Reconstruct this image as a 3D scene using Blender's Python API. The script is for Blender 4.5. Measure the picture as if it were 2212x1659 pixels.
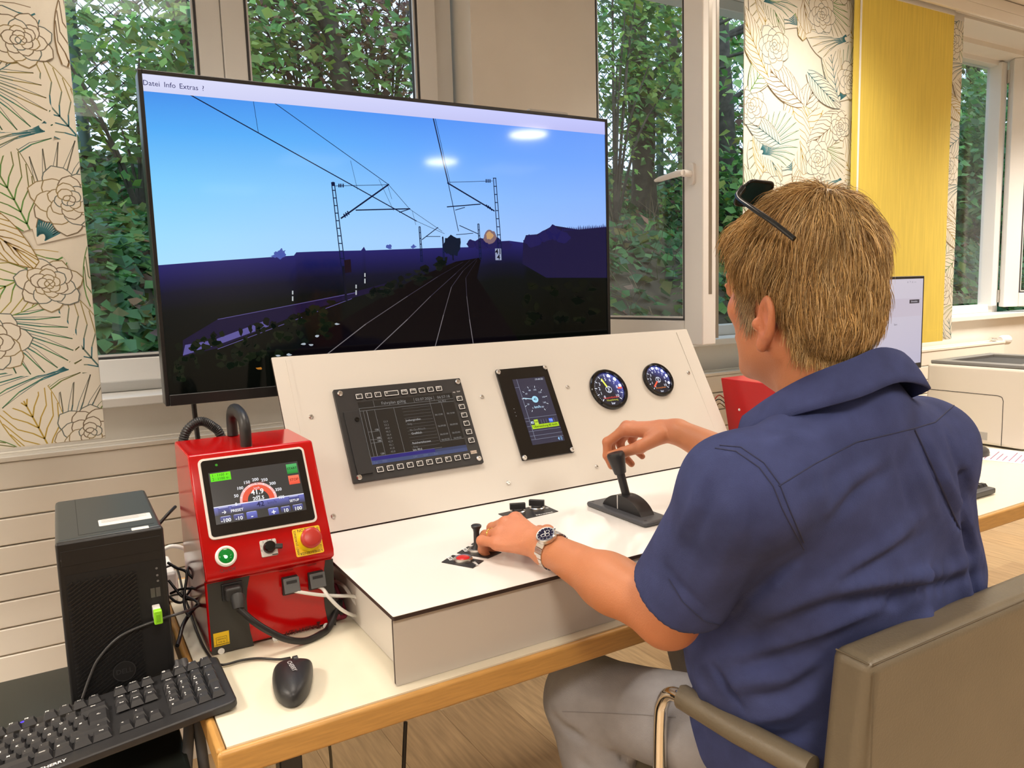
import bpy, bmesh, math, random
import numpy as np
from mathutils import Vector, Matrix
from mathutils.bvhtree import BVHTree
random.seed(7); RNG = np.random.default_rng(7)
for o in list(bpy.data.objects): bpy.data.objects.remove(o, do_unlink=True)
COL = bpy.context.scene.collection
PI = math.pi

# ---------------------------------------------------------------- camera
F_PX, CX, CY = 1662.0, 1106.0, 829.5
CAM = np.array([0.0, 0.0, 1.33])
def _n(v): v = np.asarray(v, float); return v/np.linalg.norm(v)
_D = _n([1520-CX, 14500-CY, F_PX]); _X = _n([3956-CX, 526-CY, F_PX]); _X = _n(_X-_D*np.dot(_X, _D))
ROT = np.array([_X, np.cross(-_D, _X), -_D])
cam_d = bpy.data.cameras.new('camera'); cam = bpy.data.objects.new('camera', cam_d); COL.objects.link(cam)
cam_d.sensor_width = 36; cam_d.lens = F_PX/2212*36; cam_d.clip_start = .05; cam_d.clip_end = 200
_r, _u, _b = ROT@[1, 0, 0], ROT@[0, -1, 0], ROT@[0, 0, -1]
cam.matrix_world = Matrix(((_r[0], _u[0], _b[0], CAM[0]), (_r[1], _u[1], _b[1], CAM[1]), (_r[2], _u[2], _b[2], CAM[2]), (0, 0, 0, 1)))
bpy.context.scene.camera = cam
def ray(px, py): return ROT@np.array([px-CX, py-CY, F_PX])
def at(px, py, axis, val):
    r = ray(px, py); return CAM+r*((val-CAM[axis])/r[axis])

# ---------------------------------------------------------------- world, exposure
sc = bpy.context.scene
sc.view_settings.view_transform = 'Standard'; sc.view_settings.look = 'None'
sc.view_settings.gamma = 1; sc.view_settings.use_curve_mapping = False
sc.view_settings.exposure = 0.0
w = bpy.data.worlds.new('sky'); sc.world = w; w.use_nodes = True
bg = w.node_tree.nodes['Background']; bg.inputs[0].default_value = (.62, .80, 1.0, 1); bg.inputs[1].default_value = 1.8
LAMP_COL = (1.0, .90, .775)
LAMP_PANEL_W, LAMP_ROUND_W = 12.0, 9.0

# ---------------------------------------------------------------- helpers
def S(r, g=None, b=None):
    if g is None: g = b = r
    out = []
    for c in (r, g, b):
        c = c/255.; out.append(c/12.92 if c <= .04045 else ((c+.055)/1.055)**2.4)
    return tuple(out)
MATS = {}
def mat(name, col, rough=.5, metal=0., spec=.5, noise=0., nscale=40., bump=0., bscale=200., coat=0., aniso=None, trans=0.):
    if name in MATS: return MATS[name]
    m = bpy.data.materials.new(name); m.use_nodes = True; MATS[name] = m
    nt = m.node_tree; b = nt.nodes['Principled BSDF']
    b.inputs['Base Color'].default_value = (*col, 1); b.inputs['Roughness'].default_value = rough
    b.inputs['Metallic'].default_value = metal; b.inputs['Specular IOR Level'].default_value = spec
    b.inputs['Coat Weight'].default_value = coat; b.inputs['Coat Roughness'].default_value = .05
    if trans: b.inputs['Transmission Weight'].default_value = trans
    if noise or bump:
        tc = nt.nodes.new('ShaderNodeTexCoord')
        mp = nt.nodes.new('ShaderNodeMapping'); nt.links.new(tc.outputs['Object'], mp.inputs[0])
        if aniso: mp.inputs['Scale'].default_value = aniso
    if noise:
        n = nt.nodes.new('ShaderNodeTexNoise'); n.inputs['Scale'].default_value = nscale; n.inputs['Detail'].default_value = 5
        nt.links.new(mp.outputs[0], n.inputs[0])
        r = nt.nodes.new('ShaderNodeValToRGB'); r.color_ramp.elements[0].position = .3; r.color_ramp.elements[1].position = .7
        r.color_ramp.elements[0].color = (*[c*(1-noise) for c in col], 1); r.color_ramp.elements[1].color = (*[min(1, c*(1+noise)) for c in col], 1)
        nt.links.new(n.outputs['Fac'], r.inputs[0]); nt.links.new(r.outputs[0], b.inputs['Base Color'])
    if bump:
        n2 = nt.nodes.new('ShaderNodeTexNoise'); n2.inputs['Scale'].default_value = bscale; n2.inputs['Detail'].default_value = 4
        nt.links.new(mp.outputs[0], n2.inputs[0])
        bp = nt.nodes.new('ShaderNodeBump'); bp.inputs['Strength'].default_value = bump; bp.inputs['Distance'].default_value = .002
        nt.links.new(n2.outputs['Fac'], bp.inputs['Height']); nt.links.new(bp.outputs[0], b.inputs['Normal'])
    return m
def emit(name, col, strength=1., base=(0, 0, 0), rough=.15):
    if name in MATS: return MATS[name]
    m = mat(name, base, rough); b = m.node_tree.nodes['Principled BSDF']
    b.inputs['Emission Color'].default_value = (*col, 1); b.inputs['Emission Strength'].default_value = strength
    return m
def vcol_mat(name, rough=.5, emission=0., transl=0., spec=.5, bump=0., bscale=300.):
    if name in MATS: return MATS[name]
    m = mat(name, (0, 0, 0) if emission else (.5, .5, .5), rough, spec=spec, bump=bump, bscale=bscale)
    nt = m.node_tree; b = nt.nodes['Principled BSDF']
    a = nt.nodes.new('ShaderNodeVertexColor'); a.layer_name = 'Col'
    if emission:
        nt.links.new(a.outputs[0], b.inputs['Emission Color']); b.inputs['Emission Strength'].default_value = emission
    else:
        nt.links.new(a.outputs[0], b.inputs['Base Color'])
    if transl:
        t = nt.nodes.new('ShaderNodeBsdfTranslucent'); nt.links.new(a.outputs[0], t.inputs[0])
        mx = nt.nodes.new('ShaderNodeMixShader'); mx.inputs[0].default_value = transl
        nt.links.new(b.outputs[0], mx.inputs[1]); nt.links.new(t.outputs[0], mx.inputs[2])
        nt.links.new(mx.outputs[0], nt.nodes['Material Output'].inputs[0])
    return m
def pane_mat(name='window_glass', tint=(1, 1, 1)):
    if name in MATS: return MATS[name]
    m = bpy.data.materials.new(name); m.use_nodes = True; MATS[name] = m; nt = m.node_tree
    nt.nodes.remove(nt.nodes['Principled BSDF'])
    t = nt.nodes.new('ShaderNodeBsdfTransparent'); t.inputs[0].default_value = (*tint, 1)
    g = nt.nodes.new('ShaderNodeBsdfGlossy'); g.inputs['Roughness'].default_value = .0
    fr = nt.nodes.new('ShaderNodeFresnel'); ge = nt.nodes.new('ShaderNodeNewGeometry'); mm = nt.nodes.new('ShaderNodeMath'); mm.operation = 'MULTIPLY_ADD'
    mm.inputs[1].default_value = 1/1.5-1.5; mm.inputs[2].default_value = 1.5; nt.links.new(ge.outputs['Backfacing'], mm.inputs[0]); nt.links.new(mm.outputs[0], fr.inputs[0])
    mx = nt.nodes.new('ShaderNodeMixShader'); nt.links.new(fr.outputs[0], mx.inputs[0])
    nt.links.new(t.outputs[0], mx.inputs[1]); nt.links.new(g.outputs[0], mx.inputs[2])
    nt.links.new(mx.outputs[0], nt.nodes['Material Output'].inputs[0])
    return m

def put(o, parent=None):
    COL.objects.link(o)
    if parent is not None:
        o.parent = parent
        L = PLOC.get(parent.name, Vector((0, 0, 0)))
        o.matrix_parent_inverse = Matrix.Translation(-L)
    PLOC[o.name] = Vector((0, 0, 0)) if parent is not None else Vector(o.location)
    return o
PLOC = {}
def tag(o, label=None, cat=None, group=None, kind=None):
    if label: o['label'] = label
    if cat: o['category'] = cat
    if group: o['group'] = group
    if kind: o['kind'] = kind
    return o
def thing(name, label, cat, loc, group=None):
    o = bpy.data.objects.new(name, None); o.location = loc; o.empty_display_size = .05
    put(o); PLOC[o.name] = Vector(loc)
    return tag(o, label, cat, group)

class Frame:
    def __init__(s, O, U, V):
        s.O = np.array(O, float); s.U = _n(U); s.V = _n(V); s.N = np.cross(s.U, s.V)
    def pt(s, u, v, n=0.): return s.O+s.U*u+s.V*v+s.N*n
    def px(s, x, y, n=0.):
        r = ray(x, y); t = np.dot(s.O+s.N*n-CAM, s.N)/np.dot(r, s.N); d = CAM+r*t-s.O
        return (float(np.dot(d, s.U)), float(np.dot(d, s.V)))
def crop(x0, y0, k): return lambda x, y: (x0+x*k, y0+y*k)

_TXT = {}
def text_geo(s, bold=False):
    if (s, bold) in _TXT: return _TXT[(s, bold)]
    cu = bpy.data.curves.new('t', 'FONT'); cu.body = s; cu.size = 1; cu.align_x = 'CENTER'; cu.align_y = 'CENTER'; cu.resolution_u = 2
    if bold: cu.offset = .02
    ob = bpy.data.objects.new('t', cu); COL.objects.link(ob)
    me = ob.to_mesh(); v = np.array([x.co[:2] for x in me.vertices]).reshape(-1, 2); f = [tuple(p.vertices) for p in me.polygons]
    ob.to_mesh_clear(); bpy.data.objects.remove(ob); bpy.data.curves.remove(cu)
    _TXT[(s, bold)] = (v, f); return v, f

class MB:
    def __init__(s): s.v = []; s.f = []; s.m = []; s.c = []
    def add(s, verts, faces, mi=0, col=None):
        b = len(s.v); s.v.extend([tuple(map(float, p)) for p in verts])
        for f in faces: s.f.append(tuple(i+b for i in f)); s.m.append(mi); s.c.append(col)
        return s
    def box(s, x0, x1, y0, y1, z0, z1, mi=0):
        return s.hexa([(x0, y0, z0), (x1, y0, z0), (x1, y1, z0), (x0, y1, z0), (x0, y0, z1), (x1, y0, z1), (x1, y1, z1), (x0, y1, z1)], mi)
    def hexa(s, p, mi=0):
        return s.add(p, [(3, 2, 1, 0), (4, 5, 6, 7), (0, 1, 5, 4), (1, 2, 6, 5), (2, 3, 7, 6), (3, 0, 4, 7)], mi)
    def fbox(s, F, u0, u1, v0, v1, n0, n1, mi=0):
        return s.hexa([F.pt(*q) for q in ((u0, v0, n0), (u1, v0, n0), (u1, v1, n0), (u0, v1, n0), (u0, v0, n1), (u1, v0, n1), (u1, v1, n1), (u0, v1, n1))], mi)
    def prism(s, F, poly, n0, n1, mi=0):
        a = sum(poly[i][0]*poly[(i+1) % len(poly)][1]-poly[(i+1) % len(poly)][0]*poly[i][1] for i in range(len(poly)))
        if a < 0: poly = poly[::-1]
        k = len(poly); vs = [F.pt(u, v, n0) for u, v in poly]+[F.pt(u, v, n1) for u, v in poly]
        return s.add(vs, [tuple(range(k))[::-1], tuple(range(k, 2*k))]+[(i, (i+1) % k, k+(i+1) % k, k+i) for i in range(k)], mi)
    def cyl(s, p0, p1, r0, r1=None, n=20, mi=0, caps=True):
        r1 = r0 if r1 is None else r1; p0 = np.array(p0, float); p1 = np.array(p1, float); d = _n(p1-p0)
        a = _n(np.cross(d, [0, 0, 1] if abs(d[2]) < .9 else [1, 0, 0])); b = np.cross(d, a)
        vs = []
        for p, r in ((p0, r0), (p1, r1)):
            for i in range(n): t = 2*PI*i/n; vs.append(p+(a*math.cos(t)+b*math.sin(t))*r)
        fs = [(i, (i+1) % n, n+(i+1) % n, n+i) for i in range(n)]
        if caps: fs += [tuple(range(n))[::-1], tuple(range(n, 2*n))]
        return s.add(vs, fs, mi)
    def lathe(s, p0, d, prof, n=24, mi=0):
        p0 = np.array(p0, float); d = _n(d); a = _n(np.cross(d, [0, 0, 1] if abs(d[2]) < .9 else [1, 0, 0])); b = np.cross(d, a)
        vs = []; k = len(prof)
        for h, r in prof:
            for i in range(n): t = 2*PI*i/n; vs.append(p0+d*h+(a*math.cos(t)+b*math.sin(t))*max(r, 1e-5))
        fs = [(j*n+i, j*n+(i+1) % n, (j+1)*n+(i+1) % n, (j+1)*n+i) for j in range(k-1) for i in range(n)]
        return s.add(vs, fs+[tuple(range(n))[::-1], tuple(range((k-1)*n, k*n))], mi)
    def tube(s, path, r, n=8, mi=0, closed=False, flat=None):
        P = [np.array(p, float) for p in path]; k = len(P); rs = r if hasattr(r, '__len__') else [r]*k
        T = [_n(P[(i+1) % k if closed else min(i+1, k-1)]-P[(i-1) % k if closed else max(i-1, 0)]) for i in range(k)]
        a = np.cross(T[0], [0, 0, 1]);
        if np.linalg.norm(a) < .1: a = np.cross(T[0], [1, 0, 0])
        a = _n(a); vs = []
        for i in range(k):
            a = _n(a-T[i]*np.dot(a, T[i])); b = np.cross(T[i], a)
            for j in range(n): t = 2*PI*j/n; vs.append(P[i]+(a*math.cos(t)+b*math.sin(t)*(flat or 1))*rs[i])
        m = k if closed else k-1
        fs = [(i*n+j, i*n+(j+1) % n, ((i+1) % k)*n+(j+1) % n, ((i+1) % k)*n+j) for i in range(m) for j in range(n)]
        if not closed: fs += [tuple(range(n))[::-1], tuple(range((k-1)*n, k*n))]
        return s.add(vs, fs, mi)
    # ---- flat print in a frame
    def poly(s, F, pts, n=0., mi=0, col=None): return s.add([F.pt(u, v, n) for u, v in pts], [tuple(range(len(pts)))], mi, col)
    def line(s, F, p, q, wd, n=0., mi=0, col=None):
        p = np.array(p); q = np.array(q); d = q-p; L = np.linalg.norm(d)
        if L < 1e-9: return s
        e = np.array([-d[1], d[0]])/L*wd/2
        return s.poly(F, [p-e, q-e, q+e, p+e], n, mi, col)
    def pline(s, F, pts, wd, n=0., mi=0, col=None):
        for a, b in zip(pts, pts[1:]): s.line(F, a, b, wd, n, mi, col)
        return s
    def disc(s, F, c, r, n=0., k=28, mi=0, col=None, rv=None): return s.poly(F, [(c[0]+r*math.cos(2*PI*i/k), c[1]+(rv or r)*math.sin(2*PI*i/k)) for i in range(k)], n, mi, col)
    def arc(s, F, c, r, a0, a1, wd, n=0., k=24, mi=0, col=None):
        P = [(c[0]+r*math.cos(a0+(a1-a0)*i/k), c[1]+r*math.sin(a0+(a1-a0)*i/k)) for i in range(k+1)]
        return s.pline(F, P, wd, n, mi, col)
    def text(s, F, t, c, size, n=0., rot=0., mi=0, col=None, bold=False, sx=1.):
        v, f = text_geo(t, bold); ca, sa = math.cos(rot), math.sin(rot)
        return s.add([F.pt(c[0]+(x*sx*ca-y*sa)*size, c[1]+(x*sx*sa+y*ca)*size, n) for x, y in v], f, mi, col)
    def frame_rect(s, F, pts, wd, n=0., mi=0, col=None):
        for i in range(len(pts)): s.line(F, pts[i], pts[(i+1) % len(pts)], wd, n, mi, col)
        return s
    def build(s, name, mats, parent=None, smooth=None, bevel=0., seg=2, sub=0):
        me = bpy.data.meshes.new(name); me.from_pydata(s.v, [], s.f)
        if not isinstance(mats, (list, tuple)): mats = [mats]
        for m in mats: me.materials.append(m)
        if len(mats) > 1: me.polygons.foreach_set('material_index', s.m)
        if any(c is not None for c in s.c):
            ca = me.color_attributes.new('Col', 'FLOAT_COLOR', 'CORNER'); arr = []
            for f, c in zip(s.f, s.c):
                if c is None: c = (.5, .5, .5)
                if len(c) == 3 and not hasattr(c[0], '__len__'): arr.extend([c[0], c[1], c[2], 1.]*len(f))
                else:
                    for q in c: arr.extend([q[0], q[1], q[2], 1.])
            ca.data.foreach_set('color', arr)
        if smooth is not None:
            me.polygons.foreach_set('use_smooth', [True]*len(s.f)); me.set_sharp_from_angle(angle=math.radians(smooth))
        me.update(); o = bpy.data.objects.new(name, me); put(o, parent)
        if bevel:
            b = o.modifiers.new('bevel', 'BEVEL'); b.width = bevel; b.segments = seg; b.limit_method = 'ANGLE'; b.angle_limit = math.radians(35)
            if smooth is None:
                me.polygons.foreach_set('use_smooth', [True]*len(s.f)); b.harden_normals = True
        if sub:
            q = o.modifiers.new('sub', 'SUBSURF'); q.levels = sub; q.render_levels = sub
        return o
def np_obj(name, V, Fq, m, parent=None, cols=None, smooth=True):
    V = np.asarray(V, np.float32); Fq = np.asarray(Fq, np.int32); k = Fq.shape[1]
    me = bpy.data.meshes.new(name); me.vertices.add(len(V)); me.vertices.foreach_set('co', V.ravel())
    me.loops.add(Fq.size); me.loops.foreach_set('vertex_index', Fq.ravel())
    me.polygons.add(len(Fq)); me.polygons.foreach_set('loop_start', np.arange(0, Fq.size, k, dtype=np.int32))
    if smooth: me.polygons.foreach_set('use_smooth', np.ones(len(Fq), bool))
    if cols is not None:
        ca = me.color_attributes.new('Col', 'FLOAT_COLOR', 'POINT'); c4 = np.ones((len(V), 4), np.float32); c4[:, :3] = cols
        ca.data.foreach_set('color', c4.ravel())
    me.update(calc_edges=True); me.validate()
    me.materials.append(m); o = bpy.data.objects.new(name, me); return put(o, parent)
def spline(pts, n=8):
    P = [np.array(p, float) for p in pts]; P = [2*P[0]-P[1]]+P+[2*P[-1]-P[-2]]; out = []
    for i in range(1, len(P)-2):
        for j in range(n):
            t = j/n; a, b, c, d = P[i-1:i+3]
            out.append(.5*((2*b)+(c-a)*t+(2*a-5*b+4*c-d)*t*t+(-a+3*b-3*c+d)*t**3))
    return out+[P[-2]]
def rrect(u0, u1, v0, v1, r, k=5):
    out = []
    for cu, cv, a in ((u1-r, v1-r, 0), (u0+r, v1-r, 90), (u0+r, v0+r, 180), (u1-r, v0+r, 270)):
        for i in range(k+1): t = math.radians(a+90*i/k); out.append((cu+r*math.cos(t), cv+r*math.sin(t)))
    return out
def bounds(F, pxs, n=0.):
    P = [F.px(*p, n) for p in pxs]; return min(p[0] for p in P), max(p[0] for p in P), min(p[1] for p in P), max(p[1] for p in P)
def rot_ell(F, pxs, n=0.):    # mean rectangle of four px corners TL TR BR BL
    P = [F.px(*p, n) for p in pxs]
    return (P[0][0]+P[3][0])/2, (P[1][0]+P[2][0])/2, (P[2][1]+P[3][1])/2, (P[0][1]+P[1][1])/2
# ---------------------------------------------------------------- shared materials
CEIL = 2.52; WALL_Y = 2.30; WIN_Y = 2.42
m_wall = mat('wall_paint', (.88, .835, .765), .7, noise=.02, nscale=6, bump=.15, bscale=350)
m_ceil = mat('ceiling_paint', (.82, .78, .72), .8, bump=.1, bscale=500)
m_pvc = mat('white_pvc', (.86, .85, .83), .32)
m_gasket = mat('grey_gasket', (.05, .05, .055), .6)
m_glass = pane_mat()
m_chrome = mat('chrome', (.82, .80, .77), .08, 1.)
m_steel = mat('brushed_steel', (.62, .60, .57), .28, 1.)
m_black = mat('black_plastic', (.016, .016, .018), .42, bump=.1, bscale=900)
m_blackgloss = mat('black_gloss', (.006, .006, .007), .08)
m_dark = mat('dark_metal', (.035, .038, .045), .4)
m_white = mat('white_plastic', (.82, .81, .79), .35)
m_ink = mat('black_ink', (.02, .02, .02), .6)
m_whiteink = mat('white_ink', (.85, .85, .84), .6)
m_cable = mat('black_cable', (.012, .011, .012), .4)

# ---------------------------------------------------------------- lamps of the room
def round_lamp(x, y, label):
    t = thing('ceiling_lamp', label, 'lamp', (x, y, CEIL), 'round ceiling lamps')
    MB().lathe((x, y, CEIL), (0, 0, -1), [(0, .17), (.02, .17), (.03, .155), (.03, .01)], 36).build('lamp_ring', m_white, t, 40)
    MB().lathe((x, y, CEIL-.03), (0, 0, -1), [(0, .145), (.006, .14), (.009, .1), (.01, .01)], 36).build('diffuser', emit('round_diffuser', LAMP_COL, 25., (.8, .8, .8)), t, 40)
    l = bpy.data.lights.new('lamp_light', 'AREA'); l.shape = 'DISK'; l.size = .28; l.energy = LAMP_ROUND_W; l.color = LAMP_COL
    o = bpy.data.objects.new('lamp_light', l); o.location = (x, y, CEIL-.045); put(o, t)
def panel_lamp(x, y, label, wd=.6, power=None):
    t = thing('ceiling_panel', label, 'lamp', (x, y, CEIL), 'square ceiling light panels')
    h = wd/2; b = MB()
    for a in ((-h, h, -h, -h+.02), (-h, h, h-.02, h), (-h, -h+.02, -h+.02, h-.02), (h-.02, h, -h+.02, h-.02)): b.box(x+a[0], x+a[1], y+a[2], y+a[3], CEIL-.015, CEIL)
    b.build('frame', m_white, t, bevel=.002)
    MB().box(x-h+.02, x+h-.02, y-h+.02, y+h-.02, CEIL-.009, CEIL-.001).build('diffuser', emit('panel_diffuser', LAMP_COL, 2., (.8, .8, .8)), t)
    l = bpy.data.lights.new('panel_light', 'AREA'); l.shape = 'SQUARE'; l.size = wd-.06; l.spread = math.radians(125); l.energy = power or LAMP_PANEL_W; l.color = LAMP_COL
    o = bpy.data.objects.new('panel_light', l); o.location = (x, y, CEIL-.02); put(o, t)
round_lamp(3.15, -1.42, 'round ceiling lamp behind the seated man, nearer the windows')
round_lamp(3.06, -2.74, 'round ceiling lamp further back in the room')
panel_lamp(2.05, -3.2, 'square light panel in the ceiling at the back of the room')
panel_lamp(3.95, -3.06, 'square light panel in the back right of the ceiling')
for lx, ly, lw, lb_ in ((-1.5, 1.45, 44, 'square ceiling panel by the windows, left of the blind'), (.40, 1.45, 7, 'square ceiling panel by the windows, above the television'), (2.3, 1.45, 17, 'square ceiling panel by the windows, above the second red box'), (4.2, 1.45, 36, 'square ceiling panel by the windows, right of the printer'),
        (-1.7, -.6, 46, 'square ceiling panel behind the camera on the left'), (.1, -.6, 26, 'square ceiling panel straight above the camera'), (2.1, -.6, 22, 'square ceiling panel behind the chair'), (4.1, -.6, 26, 'square ceiling panel far right behind the printer desk'), (-.9, -4.3, 12, 'added square fill-light panel in the far left corner'), (1.75, -5.3, 12, 'square ceiling panel at the far end of the room')):  # far left corner panel is an added, unseen fill lamp
    panel_lamp(lx, ly, lb_, .6, lw)

# ---------------------------------------------------------------- room shell
RX0, RX1, RY0 = -2.2, 6.4, -6.0
def struct(name, mb, m, parent=None, **k):
    o = mb.build(name, m, parent, **k)
    if parent is None: o['kind'] = 'structure'
    return o
m_subfloor = mat('subfloor', (.16, .10, .055), .6)
floor = struct('floor', MB().box(RX0, RX1, RY0, WALL_Y+.3, -.06, -.002), m_subfloor)
PL = []
for k, (c0, nz) in enumerate((((.43, .30, .165), .2), ((.455, .32, .18), .22), ((.405, .275, .15), .2), ((.44, .30, .16), .24))):
    PL.append(mat('oak_plank_%d' % k, c0, .42, noise=nz, nscale=9, bump=.25, bscale=40, aniso=(9, .7, 1)))
PW = .2; meshes = []
for k in range(4):
    q = MB().box(-PW/2+.0006, PW/2-.0006, -.6, .6, -.012, 0); me = bpy.data.meshes.new('plank'); me.from_pydata(q.v, [], q.f); me.materials.append(PL[k]); meshes.append(me)
for i in range(-6, 29):
    off = (i*.437) % 1.2
    for j in range(-1, 3):
        y = -.1+off+j*1.2
        if y-.6 > WALL_Y-.02 or y < -.6: continue
        if y+.6 > WALL_Y: MB().box(.85+i*PW-PW/2+.0006, .85+i*PW+PW/2-.0006, y-.6, WALL_Y, -.012, 0).build('plank', PL[(i*7+j*3) % 4], floor); continue
        o = bpy.data.objects.new('plank', meshes[(i*7+j*3+RNG.integers(0, 2)) % 4]); o.location = (.85+i*PW, y, 0); put(o, floor)
# walls
struct('wall_left', MB().box(RX0-.1, RX0, RY0, WALL_Y+.2, 0, CEIL+.1), m_wall)
struct('wall_right', MB().box(RX1, RX1+.1, RY0, WALL_Y+.2, 0, CEIL+.1), m_wall)
struct('wall_front', MB().box(RX0-.1, RX1+.1, RY0-.1, RY0, 0, CEIL+.1), m_wall)
OPEN = [(-.30, 1.235, 1.055), (1.735, 3.28, 1.085), (3.75, 5.25, 1.105)]; OT = 2.50
b = MB(); xs = RX0
for a, c, s0 in OPEN:
    b.box(xs, a, WALL_Y, WALL_Y+.24, 0, CEIL+.05); b.box(a, c, WALL_Y, WALL_Y+.24, 0, s0-.002); b.box(a, c, WALL_Y, WALL_Y+.24, OT, CEIL+.05); xs = c
b.box(xs, RX1, WALL_Y, WALL_Y+.24, 0, CEIL+.05)
struct('wall_back', b, m_wall)
ceiling = struct('ceiling', MB().box(RX0, RX1, RY0, WALL_Y+.24, CEIL+.004, CEIL+.1), m_ceil)
tm = MB().box(-.3105, .3105, -.3105, .3105, -.0, .0035); tme = bpy.data.meshes.new('ceiling_tile'); tme.from_pydata(tm.v, [], tm.f); tme.materials.append(m_ceil)
for i in range(-3, 9):
    for j in range(-3, 3):
        x, y = 1.0+i*.625, -.16+j*.625+.5
        if y < 1.95 and not any(abs(x-a) < .62 and abs(y-c) < .62 for a, c in ((-1.5, 1.45), (.4, 1.45), (2.3, 1.45), (4.2, 1.45), (-1.7, -.6), (.1, -.6), (2.1, -.6), (4.1, -.6), (3.15, -1.42))):
            o = bpy.data.objects.new('ceiling_tile', tme); o.location = (x, y, CEIL); put(o, ceiling)
# pelmet with curtain track
pel = MB().box(RX0, RX1, 1.925, 2.03, 2.475, CEIL).box(RX0, RX1, 1.925, 1.94, 2.43, 2.475).box(RX0, RX1, 1.962, 1.968, 2.44, 2.475).box(RX0, RX1, 1.99, 1.996, 2.44, 2.475)
struct('trim_1', pel, mat('pelmet_paint', (.84, .80, .74), .5), bevel=.003)

# windows ------------------------------------------------------------
def sash(parent, F, w0, w1, h0, h1, name='sash', pr=.075, d=.06, handle=None):
    """frame F: U across, V up, N towards the room"""
    s = MB()
    s.fbox(F, w0, w0+pr, h0, h1, 0, d); s.fbox(F, w1-pr, w1, h0, h1, 0, d); s.fbox(F, w0+pr, w1-pr, h0, h0+pr, 0, d); s.fbox(F, w0+pr, w1-pr, h1-pr, h1, 0, d)
    o = s.build(name, m_pvc, parent, bevel=.005)
    g = MB(); a, c, e, f = w0+pr, w1-pr, h0+pr, h1-pr; t = .006
    for n0 in (.012, d-.006):
        g.fbox(F, a, a+t, e, f, n0, n0+.004); g.fbox(F, c-t, c, e, f, n0, n0+.004); g.fbox(F, a, c, e, e+t, n0, n0+.004); g.fbox(F, a, c, f-t, f, n0, n0+.004)
    g.build('gasket', m_gasket, o)
    MB().fbox(F, a, c, e, f, .022, .026).build('pane', m_glass, o)
    bd = MB(); u = .012
    bd.fbox(F, a-.001, a+u, e, f, d-.012, d-.007).fbox(F, c-u, c+.001, e, f, d-.012, d-.007).fbox(F, a, c, e, e+u, d-.012, d-.007).fbox(F, a, c, f-u, f, d-.012, d-.007)
    bd.build('glazing_bead', m_pvc, o)
    if handle:
        hu, hv, du = handle; h = MB()
        h.prism(F, rrect(hu-.014, hu+.014, hv-.034, hv+.034, .013), d, d+.012)
        h.cyl(F.pt(hu, hv, d+.01), F.pt(hu, hv, d+.045), .011, .011, 16)
        h.tube([F.pt(hu+du*k, hv+z, d+.048) for k, z in ((-.05, .0), (.1, .001), (.4, -.002), (.8, -.006), (1., -.008))], [.012, .014, .012, .011, .006], 12, flat=.75)
        h.build('handle', m_white, o, 50, bevel=.001)
    return o
def outer(win, x0, x1, z0, z1, mull=None, wd=.06):
    b = MB(); y0, y1 = WIN_Y-.01, WIN_Y+.06
    b.box(x0, x0+wd, y0, y1, z0, z1).box(x1-wd, x1, y0, y1, z0, z1).box(x0+wd, x1-wd, y0, y1, z0, z0+wd).box(x0+wd, x1-wd, y0, y1, z1-wd, z1)
    if mull: b.box(mull-.03, mull+.03, y0, y1, z0+wd, z1-wd)
    b.build('frame', m_pvc, win, bevel=.004)
def sill(win, x0, x1, z, over=.035):
    MB().box(x0-.03, x1+.03, WALL_Y-over, WIN_Y, z-.026, z).build('window_sill', mat('sill_board', (.88, .86, .83), .35), win, bevel=.004)
def window(name, x0, x1, z0):
    o = bpy.data.objects.new(name, None); o.location = (x0, WIN_Y, z0); put(o); PLOC[name] = Vector(o.location); o['kind'] = 'structure'; return o
FW = lambda x, y: Frame((x, y, 0), (1, 0, 0), (0, 0, 1))   # N = -Y
w1 = window('window_1', -.3, 1.235, 1.08); outer(w1, -.3, 1.22, 1.08, 2.50, .4725, .07); sill(w1, -.3, 1.235, 1.08)
sash(w1, Frame((0, WIN_Y+.02, 0), (1, 0, 0), (0, 0, 1)), -.25, .475, 1.11, 2.45, pr=.066)
sash(w1, Frame((0, WIN_Y+.02, 0), (1, 0, 0), (0, 0, 1)), .476, 1.15, 1.11, 2.45, pr=.066)
w2 = window('window_2', 1.735, 3.28, 1.11); outer(w2, 1.735, 3.28, 1.11, 2.50, None, .045); sill(w2, 1.735, 3.28, 1.11)
a = math.radians(-86.5); F2 = Frame((1.765, WIN_Y-.015, 0), (math.cos(a), math.sin(a), 0), (0, 0, 1))
sash(w2, F2, 0, .625, 1.14, 2.46, 'open_sash', .078, .062, handle=(.585, 1.672, -.115))
MB().fbox(F2, .611, .6245, 1.16, 2.44, -.012, .0).fbox(F2, .6235, .6255, 1.3, 2.3, .02, .035).build('espagnolette', m_steel, w2)
a = math.radians(180+38); F2b = Frame((3.24, WIN_Y-.015, 0), (-math.cos(a), -math.sin(a), 0), (0, 0, 1))
sash(w2, F2b, -.62, 0, 1.14, 2.46, 'open_sash', .078, .062)
w3 = window('window_3', 3.75, 5.25, 1.125); outer(w3, 3.75, 4.665, 1.125, 2.52, None, .045); sill(w3, 3.75, 5.25, 1.125)
MB().box(4.565, 4.62, WIN_Y-.03, WIN_Y+.05, 1.16, 2.49).build('frame_post', m_pvc, w3, bevel=.004)
MB().box(3.8, 4.56, WIN_Y+.03, WIN_Y+.034, 1.18, 2.47).build('pane', m_glass, w3)
a = math.radians(-40); F3 = Frame((4.635, WIN_Y-.03, 0), (math.cos(a), math.sin(a), 0), (0, 0, 1))
sash(w3, F3, 0, .62, 1.155, 2.5, 'open_sash', .078, .062)
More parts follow.
